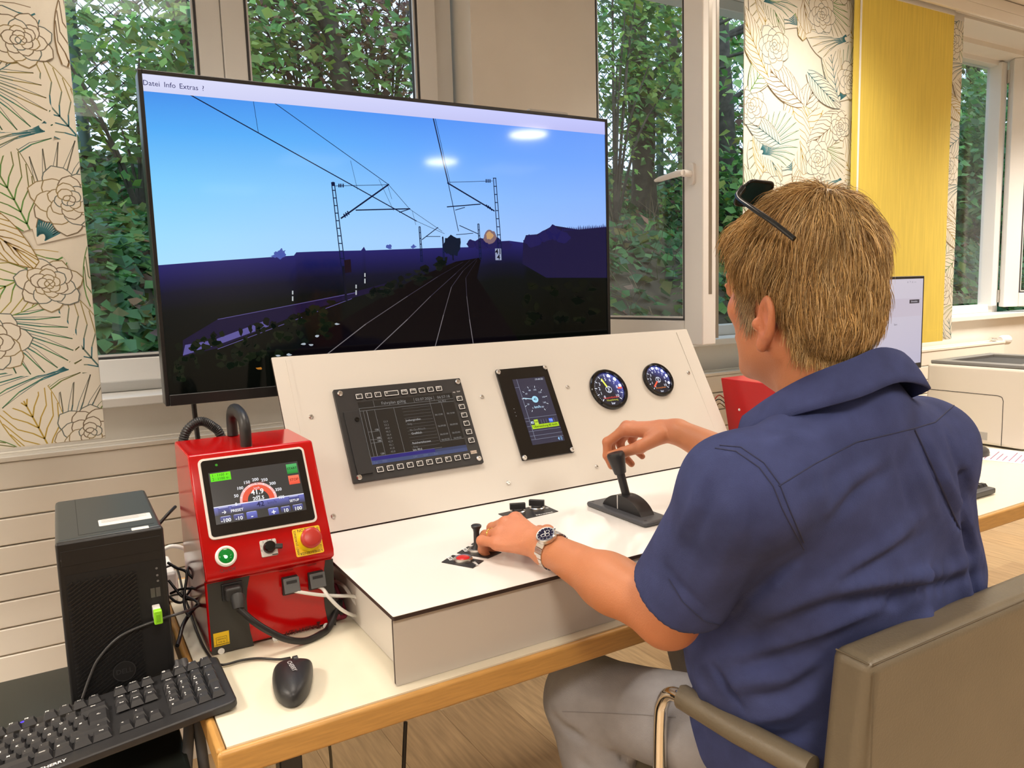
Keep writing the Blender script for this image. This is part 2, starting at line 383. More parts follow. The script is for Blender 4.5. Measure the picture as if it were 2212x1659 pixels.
for zz in (2.38, 1.18): MB().cyl((4.63, WIN_Y-.035, zz), (4.63, WIN_Y-.035, zz+.07), .012, .012, 12).build('hinge', m_steel, w3, 40)
# lower wall covers that hide window sides
# radiators ------------------------------------------------------------
m_rad = mat('radiator_enamel', (.90, .85, .77), .38)
def radiator(x0, x1, z1, label, valve=False):
    t = thing('radiator', label, 'radiator', ((x0+x1)/2, 2.22, z1-.55)); n = 8; h = .0685
    for i in range(n):
        MB().box(x0, x1, 2.19, 2.203, z1-.012-h*(i+1)+.0015, z1-.012-h*i-.0015).build('panel_strip', m_rad, t, bevel=.0035)
    MB().box(x0-.002, x1+.002, 2.187, 2.20, z1-.012, z1).box(x0-.002, x1+.002, 2.262, 2.275, z1-.012, z1).box(x0-.002, x0+.01, 2.20, 2.262, z1-.012, z1).box(x1-.01, x1+.002, 2.20, 2.262, z1-.012, z1).build('top_frame', m_rad, t, bevel=.002)
    g = MB()
    for k in range(5): g.box(x0+.01, x1-.01, 2.206+k*.011, 2.213+k*.011, z1-.008, z1-.004)
    g.build('top_grille', m_rad, t)
    MB().box(x0, x1, 2.255, 2.268, z1-.55, z1-.012).box(x0+.1, x0+.14, 2.268, WALL_Y, z1-.4, z1-.1).box(x1-.14, x1-.1, 2.268, WALL_Y, z1-.4, z1-.1).build('back_panel', m_rad, t)
    for fx in (x0+.2, x1-.23): MB().box(fx, fx+.03, 2.2, 2.26, 0, z1-.55).build('foot', m_rad, t)
    if valve:
        MB().cyl((x1-.06, 2.235, z1+.012), (x1+.0, 2.235, z1+.005), .009, .009, 12).build('valve_pipe', m_chrome, t, 40)
        MB().lathe((x1-.005, 2.215, z1+.004), (1, -.1, -.03), [(0, .018), (.012, .022), (.025, .026), (.065, .026), (.075, .021), (.078, .002)], 14).build('thermostat_head', m_white, t, 25)
radiator(-1.7, 1.2, .968, 'long cream ribbed radiator under the left window behind the desktop tower')
radiator(1.95, 4.33, .985, 'cream ribbed radiator on the right with a white thermostat head', True)
# ---------------------------------------------------------------- outdoors
def slope_z(x, y): return 1.02+np.clip(y-2.7, 0, 2.9)*.46+.10*np.sin(x*1.7+y*.8)*np.clip(y-2.7, 0, 1)+.05*np.sin(x*4.1-y*3.)
gx, gy = np.meshgrid(np.linspace(-4, 14, 110), np.linspace(2.66, 9.5, 46)); gz = slope_z(gx, gy)
GV = np.stack([gx.ravel(), gy.ravel(), gz.ravel()], 1); nx = 110; ii = np.arange(45)[:, None]*nx+np.arange(109)[None]; ii = ii.ravel()
m_soil = mat('woodland_soil', (.11, .09, .055), .9, noise=.5, nscale=6, bump=.6, bscale=30)
g = np_obj('ground', GV, np.stack([ii, ii+1, ii+1+nx, ii+nx], 1), m_soil); g['kind'] = 'structure'
m_leaf = vcol_mat('leaf', .45, transl=.35, spec=.35)
def leaf_mesh(P, Nn, size, cols, fold=.25, aspect=.75, seed=0):
    r = np.random.default_rng(seed); k = len(P); t = r.normal(size=(k, 3)); Nn = Nn/np.linalg.norm(Nn, axis=1, keepdims=True)
    t -= Nn*np.sum(t*Nn, 1, keepdims=True); t /= np.linalg.norm(t, axis=1, keepdims=True); s = np.cross(Nn, t)
    sz = (size*(.6+.8*r.random(k)))[:, None]
    a = P-t*sz*.5; b = P+s*sz*aspect*.5+Nn*sz*fold*.3-t*sz*.08; c = P+t*sz*.6-Nn*sz*.08; d = P-s*sz*aspect*.5+Nn*sz*fold*.3-t*sz*.08
    V = np.stack([a, b, c, d], 1).reshape(-1, 3); i = np.arange(k)*4
    Fq = np.concatenate([np.stack([i, i+1, i+2], 1), np.stack([i, i+2, i+3], 1)]); return V, Fq, np.repeat(cols, 4, 0)
def leafcols(k, base, r, var=.35):
    base = np.array([S(*c) for c in base]); c = base[r.integers(0, len(base), k)]*(1-var+2*var*r.random((k, 1))); return np.clip(c*(1+.12*r.normal(size=(k, 3))), .002, 1)
GREENS = [(122, 164, 88), (96, 144, 76), (146, 186, 104), (82, 126, 72), (112, 152, 80), (156, 182, 90)]
IVY = [(84, 134, 78), (100, 150, 88), (72, 118, 70), (118, 164, 96), (90, 138, 98)]
BROWN = [(158, 124, 96), (134, 100, 80), (176, 146, 114), (120, 94, 84)]
r = np.random.default_rng(3)
# ivy carpet on the bank, in view through each window
def ivy(name, x0, x1, y0, y1, k, label, seed, bare=0.):
    r = np.random.default_rng(seed); x = r.uniform(x0, x1, k); y = y0+(y1-y0)*r.random(k)**.9
    dens = .5+.5*np.sin(x*2.3+1.1*y+seed)*np.cos(y*2.1-x*.8); keep = r.random(k) > bare*dens; x = x[keep]; y = y[keep]; k = len(x)
    z = slope_z(x, y)+.01+.07*r.random(k)**2; N = np.stack([r.normal(size=k)*.45, -.5+r.normal(size=k)*.4, .75+0*x], 1)
    c = leafcols(k, IVY+[(120, 128, 62)], r); br = r.random(k) < .06; c[br] = leafcols(int(br.sum()), BROWN, r)
    V, Fq, cc = leaf_mesh(np.stack([x, y, z], 1), N, .062+0*x, c, seed=seed, aspect=.95)
    return tag(np_obj(name, V, Fq, m_leaf, None, cc, smooth=False), label, 'ivy', kind='stuff')
ivy('ivy_cover', -1.5, 1.9, 2.68, 5.6, 15000, 'dense ivy covering the bank outside the left window', 1, .45)
ivy('ivy_cover', 1.9, 5.2, 2.68, 5.6, 9000, 'sparse ivy on the bank outside the middle window', 2, .95)
ivy('ivy_cover', 5.2, 9.5, 2.68, 5.6, 17000, 'dense ivy on the bank outside the right window', 3, .15)
# dry grass and twigs behind the open sash
r = np.random.default_rng(9); gb = MB()
for k in range(900):
    x, y = r.uniform(1.6, 5.6), r.uniform(2.7, 5.2); z = slope_z(x, y); d = r.normal(size=3)*.16; d[2] = abs(d[2])*.7+.06; d[1] -= .05
    p = np.array([x, y, z-.01]); e = np.array([.0022, 0, .001]); q = p+d*.6+[0, 0, .02]; t = p+d*1.3-[0, 0, .05*r.random()]
    gb.add([p-e, p+e, q+e*.8, q-e*.8, t], [(0, 1, 2, 3), (3, 2, 4)], 0, S(*[(122, 108, 78), (98, 92, 60), (146, 132, 100), (86, 96, 52)][r.integers(4)]))
tag(gb.build('dry_grass', vcol_mat('grass', .7)), 'dry grass on the bank behind the open window sash', 'grass', kind='stuff')
m_bark = mat('bark', (.10, .085, .065), .9, noise=.45, nscale=14, bump=.9, bscale=45)
def tree(pts, rad, label, fol, seed, name='tree', leaves=GREENS, size=.075, grp='trees on the bank'):
    base = pts[0]; t = thing(name, label, 'tree', base, grp); P = spline(pts, 5); k = len(P); rr = np.linspace(rad, rad*.62, k); r = np.random.default_rng(seed)
    tb = MB().tube(P, list(rr*(1+.06*r.normal(size=k))), 12); tb.build('trunk', m_bark, t, 60)
    bb = MB(); tips = []
    for j in range(fol[5] if len(fol) > 5 else 7):
        i = r.integers(int(k*.35), k); d = r.normal(size=3); d[2] = abs(d[2])*.5; d = _n(d)*r.uniform(.5, 1.1); q = P[i]+d*.5+[0, 0, .08]; e = P[i]+d
        bb.tube(spline([P[i], q, e], 4), list(np.linspace(rad*.28, .006, 9)), 6)
    bb.build('branch', m_bark, t, 60)
    n, cx, cy, cz, sp = fol[:5]; c = r.normal(size=(n//60+1, 3))*np.array(sp)+[cx, cy, cz]; idx = r.integers(0, len(c), n)
    X = c[idx]+r.normal(size=(n, 3))*.13; N = np.stack([r.normal(size=n)*.6, -.45+r.normal(size=n)*.5, .6+.3*r.random(n)], 1)
    V, Fq, cc = leaf_mesh(X, N, size+0*X[:, 0], leafcols(n, leaves, r), seed=seed, aspect=.7)
    np_obj('foliage', V, Fq, m_leaf, t, cc, smooth=False)['kind'] = 'stuff'
    return t
def W(px, py, Y): return tuple(at(px, py, 1, Y))
def trunk_px(a, b, Y, extra=1.2):
    p = np.array(W(*a, Y)); q = np.array(W(*b, Y)); g0 = slope_z(p[0], Y)-.05; base = p+(q-p)*((g0-p[2])/(q[2]-p[2])); return [tuple(base), tuple((base+q)/2+np.array([.02, 0, 0])), tuple(q), tuple(q+(q-base)*.5*extra)]
tree(trunk_px((735, 190), (700, 0), 5.0), .075, 'tall grey trunk leaning left behind the right half of the left window', (900, 1.95, 4.9, 2.75, (.35, .2, .25)), 11, leaves=GREENS[:3])
tree(trunk_px((425, 130), (385, 10), 5.2), .09, 'dark trunk beside the left window mullion with fresh green leaves', (1700, .75, 4.9, 2.95, (.33, .25, .30)), 12, leaves=GREENS[:3]+GREENS[5:])
tree(trunk_px((545, 175), (528, 60), 6.0), .06, 'slim trunk just right of the window mullion', (700, 1.35, 5.9, 3.3, (.35, .3, .4)), 13, leaves=BROWN+GREENS[:2])
tree(trunk_px((1385, 330), (1370, 60), 4.6), .11, 'thick dark trunk seen through the open window sash', (1500, 3.75, 4.3, 2.9, (.35, .25, .35)), 14)
tree(trunk_px((1465, 230), (1445, 30), 5.4), .06, 'thin leaning trunk seen through the open window sash', (900, 5.2, 5.2, 3.1, (.5, .3, .4)), 15, leaves=GREENS+BROWN[:2])
tree(trunk_px((1562, 230), (1556, 30), 4.6), .085, 'ivy-wrapped trunk in the gap beside the open window sash', (2200, 5.5, 4.4, 2.75, (.3, .25, .5)), 16)
tree(trunk_px((2110, 330), (2100, 120), 5.0), .09, 'leafy tree outside the right window', (4200, 8.8, 4.8, 2.8, (.7, .3, .6)), 17, size=.085)
# shrubs growing on the bank
def shrub(x, y, n, sp, label, seed, cols=GREENS, size=.06, h=.4):
    z = float(slope_z(np.array(x), np.array(y))); t = thing('shrub', label, 'shrub', (x, y, z), 'shrubs on the bank'); r = np.random.default_rng(seed)
    b = MB()
    for k in range(9):
        d = r.normal(size=3)*np.array(sp)*1.1; d[2] = abs(d[2])+h*.8; b.tube(spline([(x, y, z-.03), (x+d[0]*.4, y+d[1]*.4, z+d[2]*.6), (x+d[0], y+d[1], z+d[2])], 4), list(np.linspace(.012, .004, 9)), 5)
    b.build('stem', m_bark, t, 60)
    X = r.normal(size=(n, 3))*np.array(sp)+[x, y, z+h]; X[:, 2] = np.maximum(X[:, 2], z+.02); N = np.stack([r.normal(size=n)*.6, -.5+r.normal(size=n)*.5, .6+.2*r.random(n)], 1)
    V, Fq, cc = leaf_mesh(X, N, size+0*X[:, 0], leafcols(n, cols, r), seed=seed, aspect=.7); np_obj('foliage', V, Fq, m_leaf, t, cc, smooth=False)['kind'] = 'stuff'
shrub(.42, 4.4, 1100, (.26, .2, .28), 'leafy shrub by the fence outside the left window', 21, h=.55)
shrub(.95, 5.1, 700, (.3, .25, .25), 'leafy shrub behind the television outside the left window', 22, h=.5)
shrub(1.55, 5.3, 1200, (.28, .2, .28), 'shrub of brown withered leaves at the fence', 23, cols=BROWN+GREENS[:1], h=.9)
shrub(2.15, 5.3, 1500, (.25, .2, .4), 'brown withered bush right of the leaning trunk', 24, cols=BROWN, h=.9)
shrub(3.15, 4.0, 1500, (.22, .25, .45), 'feathery green shrub at the left edge of the open sash', 25, cols=GREENS[2:], size=.04, h=1.1)
shrub(4.7, 4.3, 1800, (.35, .3, .2), 'low leafy shrub below the thick trunk', 26, h=.3)
shrub(4.55, 3.5, 2600, (.30, .22, .22), 'bright green shrub in the gap beside the sash', 27, cols=GREENS[:3], h=.3)
shrub(5.15, 3.7, 2400, (.30, .25, .3), 'bright leafy bush behind the flowered middle blind', 28, h=.4)
shrub(7.3, 3.9, 3200, (.35, .25, .35), 'dark leafy bush outside the right window', 29, cols=IVY, size=.08, h=.6)
shrub(8.2, 4.3, 3200, (.4, .3, .4), 'tall leafy bush at the far right window', 30, cols=IVY+GREENS[:2], size=.08, h=.8)
# ferns
def fern(x, y, label, seed, k=8, L=.42):
    z = float(slope_z(np.array(x), np.array(y))); r = np.random.default_rng(seed); t = thing('fern', label, 'fern', (x, y, z), 'ferns on the bank')
    for i in range(k):
        a = r.uniform(PI, 2*PI); d = np.array([math.cos(a), math.sin(a)*.7, 0]); b = MB(); e = np.array([-d[1], d[0], 0]); prev = None
        for s in range(14):
            u = s/13; p = np.array([x, y, z])+d*L*u+np.array([0, 0, .22*math.sin(u*2.3)])
            wd = .085*math.sin(PI*min(1, .12+u*.9)); q = p+d*.028
            for sg in (-1, 1): b.add([p, p+e*sg*wd*.5+d*.022, p+e*sg*wd+d*.03-[0, 0, .012], p+e*sg*wd*.5+d*.004], [(0, 1, 2, 3)], 0, tuple(np.array(S(104, 146, 76))*(.8+.4*r.random())))
        b.build('frond', m_leaf, t)
fern(.30, 3.75, 'light green fern beside the left flowered blind', 31); fern(.22, 3.45, 'fern low on the bank by the left blind', 32, 6, .34); fern(2.75, 3.0, 'small fern behind the right edge of the television', 33, 6, .36)
# wire fence on the bank
m_post = mat('green_fence_paint', (.02, .10, .085), .45)
ft = thing('wire_fence', 'chain-link fence with green posts along the top of the bank', 'fence', (0.2, 5.5, 2.35))
for k, (pa, pb) in enumerate((((180, 275), (150, 20)), ((690, 190), (674, 0)))):
    p, q = np.array(W(*pa, 5.5)), np.array(W(*pb, 5.5)); d = q-p; MB().tube([p-d*.25, p, q, q+d*.6], .034, 12).build('post', m_post, ft, 50)
for x in (3.3, 4.86, 6.4, 8.0): MB().tube([(x, 5.5, 2.2), (x, 5.5, 4.0)], .034, 12).build('post', m_post, ft, 50)
wm = MB(); wire = mat('fence_wire', (.09, .11, .10), .5, .6); s = .075
for i in range(-16, 150):
    x = -.6+i*s
    for dr in (-1, 1):
        x0, x1 = x, x+dr*1.5
        a, c = np.array([x0, 5.5, 2.42]), np.array([x1, 5.5, 3.92]); e = np.array([.0025, 0, .0025*-dr]); wm.add([a-e, a+e, c+e, c-e, a+[0, .004, 0]], [(0, 1, 2, 3)])
wm.build('wire_mesh', wire, ft)['kind'] = 'stuff'
MB().tube([(-2, 5.48, 2.42), (1, 5.48, 2.40), (4, 5.48, 2.44), (9, 5.48, 2.42)], .005, 6).tube([(-2, 5.48, 3.0), (9, 5.48, 3.0)], .003, 6).build('tension_wire', wire, ft)
# ---------------------------------------------------------------- panel blinds
m_cloth = mat('blind_cloth', (.74, .71, .62), .85, noise=.015, nscale=60, bump=.2, bscale=900)
m_print = vcol_mat('blind_print', .85)
m_yellow = mat('yellow_cloth', (.80, .62, .11), .85, noise=.07, nscale=7, bump=.3, bscale=700, aniso=(14, 14, .8))
OCH, GRN, TEA, GRY, BRN = S(176, 150, 60), S(88, 140, 70), S(50, 110, 120), S(120, 112, 98), S(120, 96, 60)
def mixc(a, b, t): return tuple(a[i]*(1-t)+b[i]*t for i in range(3))
class Print:
    def __init__(s, F, u0, u1, v0, v1, seed): s.F = F; s.b = (u0, u1, v0, v1); s.mb = MB(); s.lay = 0; s.r = random.Random(seed); s.cl = (.74, .71, .62)
    def n(s): return .0024+.000006*s.lay
    def cut(s, pts):
        u0, u1, v0, v1 = s.b
        for ax, lo, hi in ((0, u0, u1), (1, v0, v1)):
            for sg, lim in ((1, lo), (-1, -hi)):
                out = []
                for i in range(len(pts)):
                    a, b = pts[i-1], pts[i]; da, db = sg*a[ax]-lim, sg*b[ax]-lim
                    if (da >= 0) != (db >= 0): t = da/(da-db); out.append((a[0]+(b[0]-a[0])*t, a[1]+(b[1]-a[1])*t))
                    if db >= 0: out.append(b)
                pts = out
                if len(pts) < 3: return None
        return pts
    def fill(s, pts, col=None):
        s.lay += 1; q = s.cut(pts)
        if q: s.mb.poly(s.F, q, s.n(), 0, col or s.cl)
    def stroke(s, pts, wd, c0, c1):
        k = len(pts)-1
        for i in range(k):
            p, q = np.array(pts[i]), np.array(pts[i+1]); d = q-p; L = np.linalg.norm(d)
            if L < 1e-6: continue
            e = np.array([-d[1], d[0]])/L*wd*(1-.35*i/k)/2; qd = s.cut([tuple(p-e), tuple(q-e), tuple(q+e), tuple(p+e)])
            if qd: s.mb.poly(s.F, qd, s.n()+.000003, 0, mixc(c0, c1, i/k))
    def leaf(s, x, y, ang, L, Wd, n=9, c0=None, c1=None):
        """a leaf drawn as a fan of curved ribs from a midrib"""
        r = s.r; ca, sa = math.cos(ang), math.sin(ang); T = lambda a, b: (x+a*ca-b*sa, y+a*sa+b*ca)
        bend = r.uniform(-.12, .12)*L; mid = lambda t: (t*L, bend*t*t)
        w = lambda t: Wd*math.sin(PI*min(1, t*.93+.03))**.7*(1-.25*t)
        out = [T(mid(t/12)[0], mid(t/12)[1]+w(t/12)) for t in range(13)]+[T(mid(t/12)[0], mid(t/12)[1]-w(t/12)) for t in range(12, -1, -1)]
        s.fill(out); c0 = c0 or r.choice((GRN, TEA, OCH, BRN)); c1 = c1 or r.choice((OCH, GRY, BRN))
        s.stroke(out, .0022, c0, c1); s.stroke([T(*mid(t/10)) for t in range(11)], .0035, c0, c1)
        for i in range(n):
            t0 = .04+.8*i/n
            for sg in (-1, 1):
                t1 = min(.99, t0+.30); p0 = mid(t0); e = (mid(t1)[0], mid(t1)[1]+sg*w(t1)*.97); m = ((p0[0]*.55+e[0]*.45), p0[1]*.5+e[1]*.5+sg*w(t1)*.16)
                s.stroke([T(*p0), T((p0[0]+m[0])/2, (p0[1]*.6+m[1]*.4)), T(*m), T(*e)], .0028, c0, c1)
    def fan(s, x, y, ang, L, spread, n=13):
        """a palm frond: long ribs spreading from one point"""
        r = s.r; T = lambda a, d: (x+d*math.cos(a), y+d*math.sin(a))
        pts = [(x, y)]+[T(ang+spread*(1-2*i/14), L*(1-.40*abs(1-2*i/14)**1.5)) for i in range(15)]; s.fill(pts)
        for half in (-1, 1):
            c0 = r.choice((TEA, GRN, TEA)); c1 = r.choice((OCH, BRN, GRN)); m = n//2
            for i in range(m):
                f = (i+.5)/m; a = ang+half*spread*f; D = L*(1-.42*f**1.5); cv = half*.22*f
                s.stroke([T(a-cv*1.1, D*.10), T(a-cv, D*.4), T(a-cv*.5, D*.72), T(a, D*.98)], .0032, c0, c1)
                s.stroke([T(a-cv*1.1+.05, D*.22), T(a-cv+.045, D*.45), T(a-cv*.5+.045, D*.72), T(a, D*.98)], .0016, c0, GRY)
    def flower(s, x, y, R):
        r = s.r; ph = r.random()*6
        for ring, (rad, k) in enumerate(((1., 7), (.78, 7), (.55, 6), (.34, 5), (.17, 4))):
            for i in range(k):
                a = ph+2*PI*i/k+ring*.45; L = R*rad*r.uniform(.9, 1.08); hw = .62*L*math.sin(PI/k)*1.5; ca, sa = math.cos(a), math.sin(a)
                T = lambda p, q: (x+(p*ca-q*sa), y+(p*sa+q*ca)*.92)
                pts = [T(L*t, hw*math.sin(PI*min(1, t*.88))**.8) for t in (0, .2, .4, .6, .8, .92)]+[T(L*1.06, 0)]+[T(L*t, -hw*math.sin(PI*min(1, t*.88))**.8) for t in (.92, .8, .6, .4, .2, 0)]
                s.fill(pts); c = mixc(GRY, r.choice((OCH, TEA, BRN)), .45); s.stroke(pts, .0026, c, mixc(c, GRY, .5))
def blind(name, x0, x1, z0, z1, Y, label, seed, m=m_cloth, pattern=True, grp='hanging panel blinds', chain=None):
    t = thing(name, label, 'blind', ((x0+x1)/2, Y, z0), grp)
    cl = MB().box(x0, x1, Y-.0014, Y+.0014, z0+.05, z1).build('cloth', m, t)
    MB().box(x0, x1, Y-.0022, Y+.0022, z0, z0+.052).build('hem', m, t)
    MB().box(x0, x1, Y-.006, Y+.006, z1-.03, z1+.01).build('top_rail', m_white, t)
    if pattern:
        F = Frame((0, Y, 0), (1, 0, 0), (0, 0, 1)); p = Print(F, x0+.001, x1-.001, z0+.002, z1-.03, seed); R = p.r; tile = .52
        z = z0-.1
        while z < z1+.3:
            ox = x0
            jobs = [('leaf', .02, .02, .9, .26, .065), ('leaf', .62, .24, 2.2, .28, .07), ('fan', .16, .46, -1.9, .26, .75), ('fan', .50, .02, 1.0, .26, .75), ('leaf', .22, .40, .9, .28, .07), ('leaf', .30, .0, 2.6, .28, .065), ('leaf', .10, .26, 1.6, .24, .06), ('fan', .44, .16, 1.3, .24, .7), ('leaf', .48, .30, 2.3, .26, .07), ('leaf', .50, .05, 1.9, .30, .065), ('leaf', .12, .08, 2.2, .28, .06), ('leaf', .33, .12, -.6, .22, .05), ('fan', .30, .28, 2.5, .26, .85), ('leaf', .42, .52, -2.1, .32, .085), ('leaf', .05, .44, -.9, .24, .055), ('fan', .56, .26, 2.9, .27, .8), ('leaf', .24, .55, -1.2, .30, .08), ('fan', .08, .34, .5, .24, .8), ('leaf', .60, .40, 1.2, .24, .055), ('fan', .36, .40, -.5, .22, .7), ('leaf', .55, .50, -2.6, .26, .07), ('leaf', .18, .36, 2.7, .2, .05), ('flower', .15, .19, .082), ('flower', .40, .33, .076), ('flower', .04, .50, .080), ('flower', .57, .12, .074), ('flower', .52, .45, .06)]
            for j in jobs:
                a = ox+j[1]+R.uniform(-.01, .01); c = z+j[2]+R.uniform(-.01, .01)
                if j[0] == 'leaf': p.leaf(a, c, j[3], j[4], j[5])
                elif j[0] == 'fan': p.fan(a, c, j[3], j[4], j[5])
                else: p.flower(a, c, j[3])
            z += tile
        p.mb.build('printed_pattern', m_print, t)
    return t
blind('panel_blind', -.53, .074, 1.022, 2.45, 1.975, 'flowered leaf-print panel blind at the left edge of the left window', 5)
blind('panel_blind', 2.145, 2.745, 1.04, 2.45, 1.99, 'wide flowered leaf-print panel blind between the open sash and the yellow blind', 8)
blind('panel_blind', 2.705, 3.36, 1.052, 2.45, 1.962, 'plain mustard yellow panel blind', 0, m_yellow, False)
blind('panel_blind', 3.0, 3.475, 1.052, 2.45, 1.99, 'flowered panel blind mostly hidden behind the yellow one', 9)
MB().tube([(2.738, 1.957, 2.44), (2.738, 1.957, 1.45)], .004, 8).build('blind_wand', m_white, bpy.data.objects['panel_blind.002'], 40)

# ---------------------------------------------------------------- television
TVY = 1.80; FT = Frame((0, TVY, 0), (1, 0, 0), (0, 0, 1))
m_tvb = mat('tv_bezel', (.012, .012, .013), .3)
tu0, tu1, tv0, tv1 = .187, 1.394, 1.104, 1.804
tv = thing('television', 'large flat television showing a railway line at dusk behind the console', 'television', ((tu0+tu1)/2, TVY+.03, tv0))
MB().fbox(FT, tu0, tu1, tv0, tv1, -.05, -.002).build('housing', m_tvb, tv, bevel=.004)
bz = MB(); e = .0085
bz.fbox(FT, tu0, tu0+e, tv0, tv1, -.002, .004).fbox(FT, tu1-e, tu1, tv0, tv1, -.002, .004).fbox(FT, tu0+e, tu1-e, tv1-e, tv1, -.002, .004).fbox(FT, tu0+e, tu1-e, tv0, tv0+.024, -.002, .006)
bz.build('bezel', m_tvb, tv, bevel=.0015)
pic = MB()
def tp(x, y): return FT.px(x, y)
su0, su1, sv0, sv1 = tu0+e, tu1-e, tv0+.024, tv1-e
def U(x): return su0+(su1-su0)*x
def V_(y): return sv1-(sv1-sv0)*y
def grid(nx, ny, x0, x1, y0, y1, ctl, n):
    ctl = np.array([[S(*c) for c in row] for row in ctl]); H, Wc = ctl.shape[:2]
    def smp(a, b):
        fx, fy = a*(Wc-1), b*(H-1); i, j = min(int(fx), Wc-2), min(int(fy), H-2); s, t = fx-i, fy-j
        return tuple((ctl[j, i]*(1-s)+ctl[j, i+1]*s)*(1-t)+(ctl[j+1, i]*(1-s)+ctl[j+1, i+1]*s)*t)
    for i in range(nx):
        for j in range(ny):
            q = [(i/nx, j/ny), (i/nx, (j+1)/ny), ((i+1)/nx, (j+1)/ny), ((i+1)/nx, j/ny)]
            pic.poly(FT, [(U(x0+(x1-x0)*a), V_(y0+(y1-y0)*b)) for a, b in q], n, 0, [smp(a, b) for a, b in q])
# sky
grid(24, 16, 0, 1, 0, .66, [[(62, 132, 232), (66, 140, 240), (72, 140, 245), (92, 150, 252), (108, 158, 252)], [(88, 176, 250), (96, 178, 252), (104, 172, 255), (112, 168, 255), (120, 170, 255)], [(130, 208, 255), (140, 205, 255), (140, 195, 255), (140, 188, 255), (142, 184, 255)], [(160, 222, 255), (165, 215, 255), (165, 208, 255), (160, 198, 255), (155, 190, 255)], [(180, 228, 255), (175, 218, 255), (170, 208, 255), (165, 198, 255), (150, 185, 255)]], .0001)
# land
def horizon(x): return tp(x, 572-(x-340)*.052 if x < 950 else (540 if x < 1120 else (522-(x-1130)*.17 if x < 1200 else 503-(x-1200)*.085)))
land = [(su0, sv0), (su1, sv0)]
def hz(u): # picture-space horizon height
    return None
pts = [(340, 573), (430, 566), (560, 557), (635, 552), (640, 545), (690, 543), (780, 541), (786, 533), (790, 541), (900, 537), (960, 535), (1010, 534), (1060, 522), (1100, 520), (1130, 524), (1136, 508), (1160, 506), (1180, 497), (1195, 485), (1208, 498), (1250, 496), (1316, 490)]
H = [tp(*p) for p in pts]; H[0] = (su0, H[0][1]); H[-1] = (su1, H[-1][1])
def strip(A, B, ca, cb, n):
    for i in range(len(A)-1): pic.poly(FT, [A[i], B[i], B[i+1], A[i+1]], n, 0, [ca, cb, cb, ca])
def lev(H, d): return [(u, v-d) for u, v in H]
bands = [(0, (38, 36, 104)), (.03, (28, 27, 80)), (.06, (18, 20, 42)), (.10, (12, 17, 18)), (.20, (10, 13, 9)), (.30, (5, 7, 5)), (.48, (3, 4, 4))]
for (d0, c0), (d1, c1) in zip(bands, bands[1:]):
    strip([(u, max(sv0, v-d0)) for u, v in H], [(u, max(sv0, v-d1)) for u, v in H], S(*c0), S(*c1), .0002)
# right hand side darker wood
pic.poly(FT, [tp(*p) for p in ((1130, 524), (1136, 508), (1160, 506), (1195, 487), (1250, 496), (1312, 491), (1312, 600), (1180, 600), (1128, 570))], .0003, 0, S(30, 26, 62))
# road
pic.poly(FT, [tp(*p) for p in ((395, 735), (470, 690), (600, 665), (760, 632), (840, 610), (838, 622), (660, 672), (470, 752), (395, 770))], .0003, 0, S(26, 20, 52))
pic.poly(FT, [tp(*p) for p in ((400, 745), (460, 735), (580, 690), (580, 705), (470, 745), (395, 768))], .0004, 0, S(92, 86, 150))
for a, c in (((470, 690), (770, 632)), ((470, 754), (760, 645))): pic.line(FT, tp(*a), tp(*c), .0014, .0005, 0, S(90, 82, 140))
# ballast and rails
pic.poly(FT, [tp(*p) for p in ((610, 775), (760, 680), (900, 600), (985, 565), (1040, 556), (1030, 600), (1110, 720), (1120, 735))], .0003, 0, S(10, 7, 11))
for P_ in (((700, 770), (790, 700), (880, 640), (945, 598), (1000, 566)), ((800, 765), (880, 690), (930, 640), (985, 590), (1015, 562)), ((940, 748), (958, 680), (975, 620), (1000, 585), (1030, 558)), ((1022, 742), (1014, 690), (1008, 640), (1006, 600), (1030, 562))):
    for i, (a, c) in enumerate(zip(P_, P_[1:])): pic.line(FT, tp(*a), tp(*c), .0020-.0003*i, .0005, 0, S(*[(118, 112, 116), (92, 86, 92), (60, 56, 70), (36, 34, 50)][i]))
# trees, bushes in the picture, and one painted reflection
rp = random.Random(4)
def blob(x, y, rx, ry, col, n=.0006, k=18, jag=.2):
    pic.poly(FT, [tp(x+rx*math.cos(2*PI*i/k)*(1+rp.uniform(-jag, jag)), y+ry*math.sin(2*PI*i/k)*(1+rp.uniform(-jag, jag))) for i in range(k)], n, 0, S(*col))
blob(977, 531, 19, 23, (16, 26, 46)); pic.line(FT, tp(978, 550), tp(979, 562), .004, .0006, 0, S(14, 20, 36))
for x, y, a, c in ((1018, 527, 9, 10), (1040, 526, 16, 13), (1062, 524, 18, 14), (1090, 530, 16, 9), (1150, 520, 18, 14), (1178, 510, 16, 12), (1195, 503, 14, 16), (1215, 512, 16, 12)): blob(x, y, a, c, (34, 30, 84))
for x, y, a, c in ((602, 550, 14, 8), (608, 547, 9, 8), (840, 533, 6, 4), (893, 533, 5, 4)): blob(x, y, a, c, (74, 90, 170), jag=.45)
for i in range(26):
    x = 1215+i*3.8; pic.poly(FT, [tp(x-1.5, 500-(x-1200)*.08), tp(x, 494-(x-1200)*.08-rp.random()*4), tp(x+1.5, 500-(x-1200)*.08)], .0006, 0, S(34, 30, 84))
for i in range(110):
    x = rp.uniform(365, 720); y = 790-(x-365)*.28+rp.uniform(-40, 40); blob(x, y, rp.uniform(4, 12), rp.uniform(4, 10), rp.choice(((14, 22, 14), (20, 28, 16), (10, 16, 12), (24, 30, 18))), .0006, 9, .4)
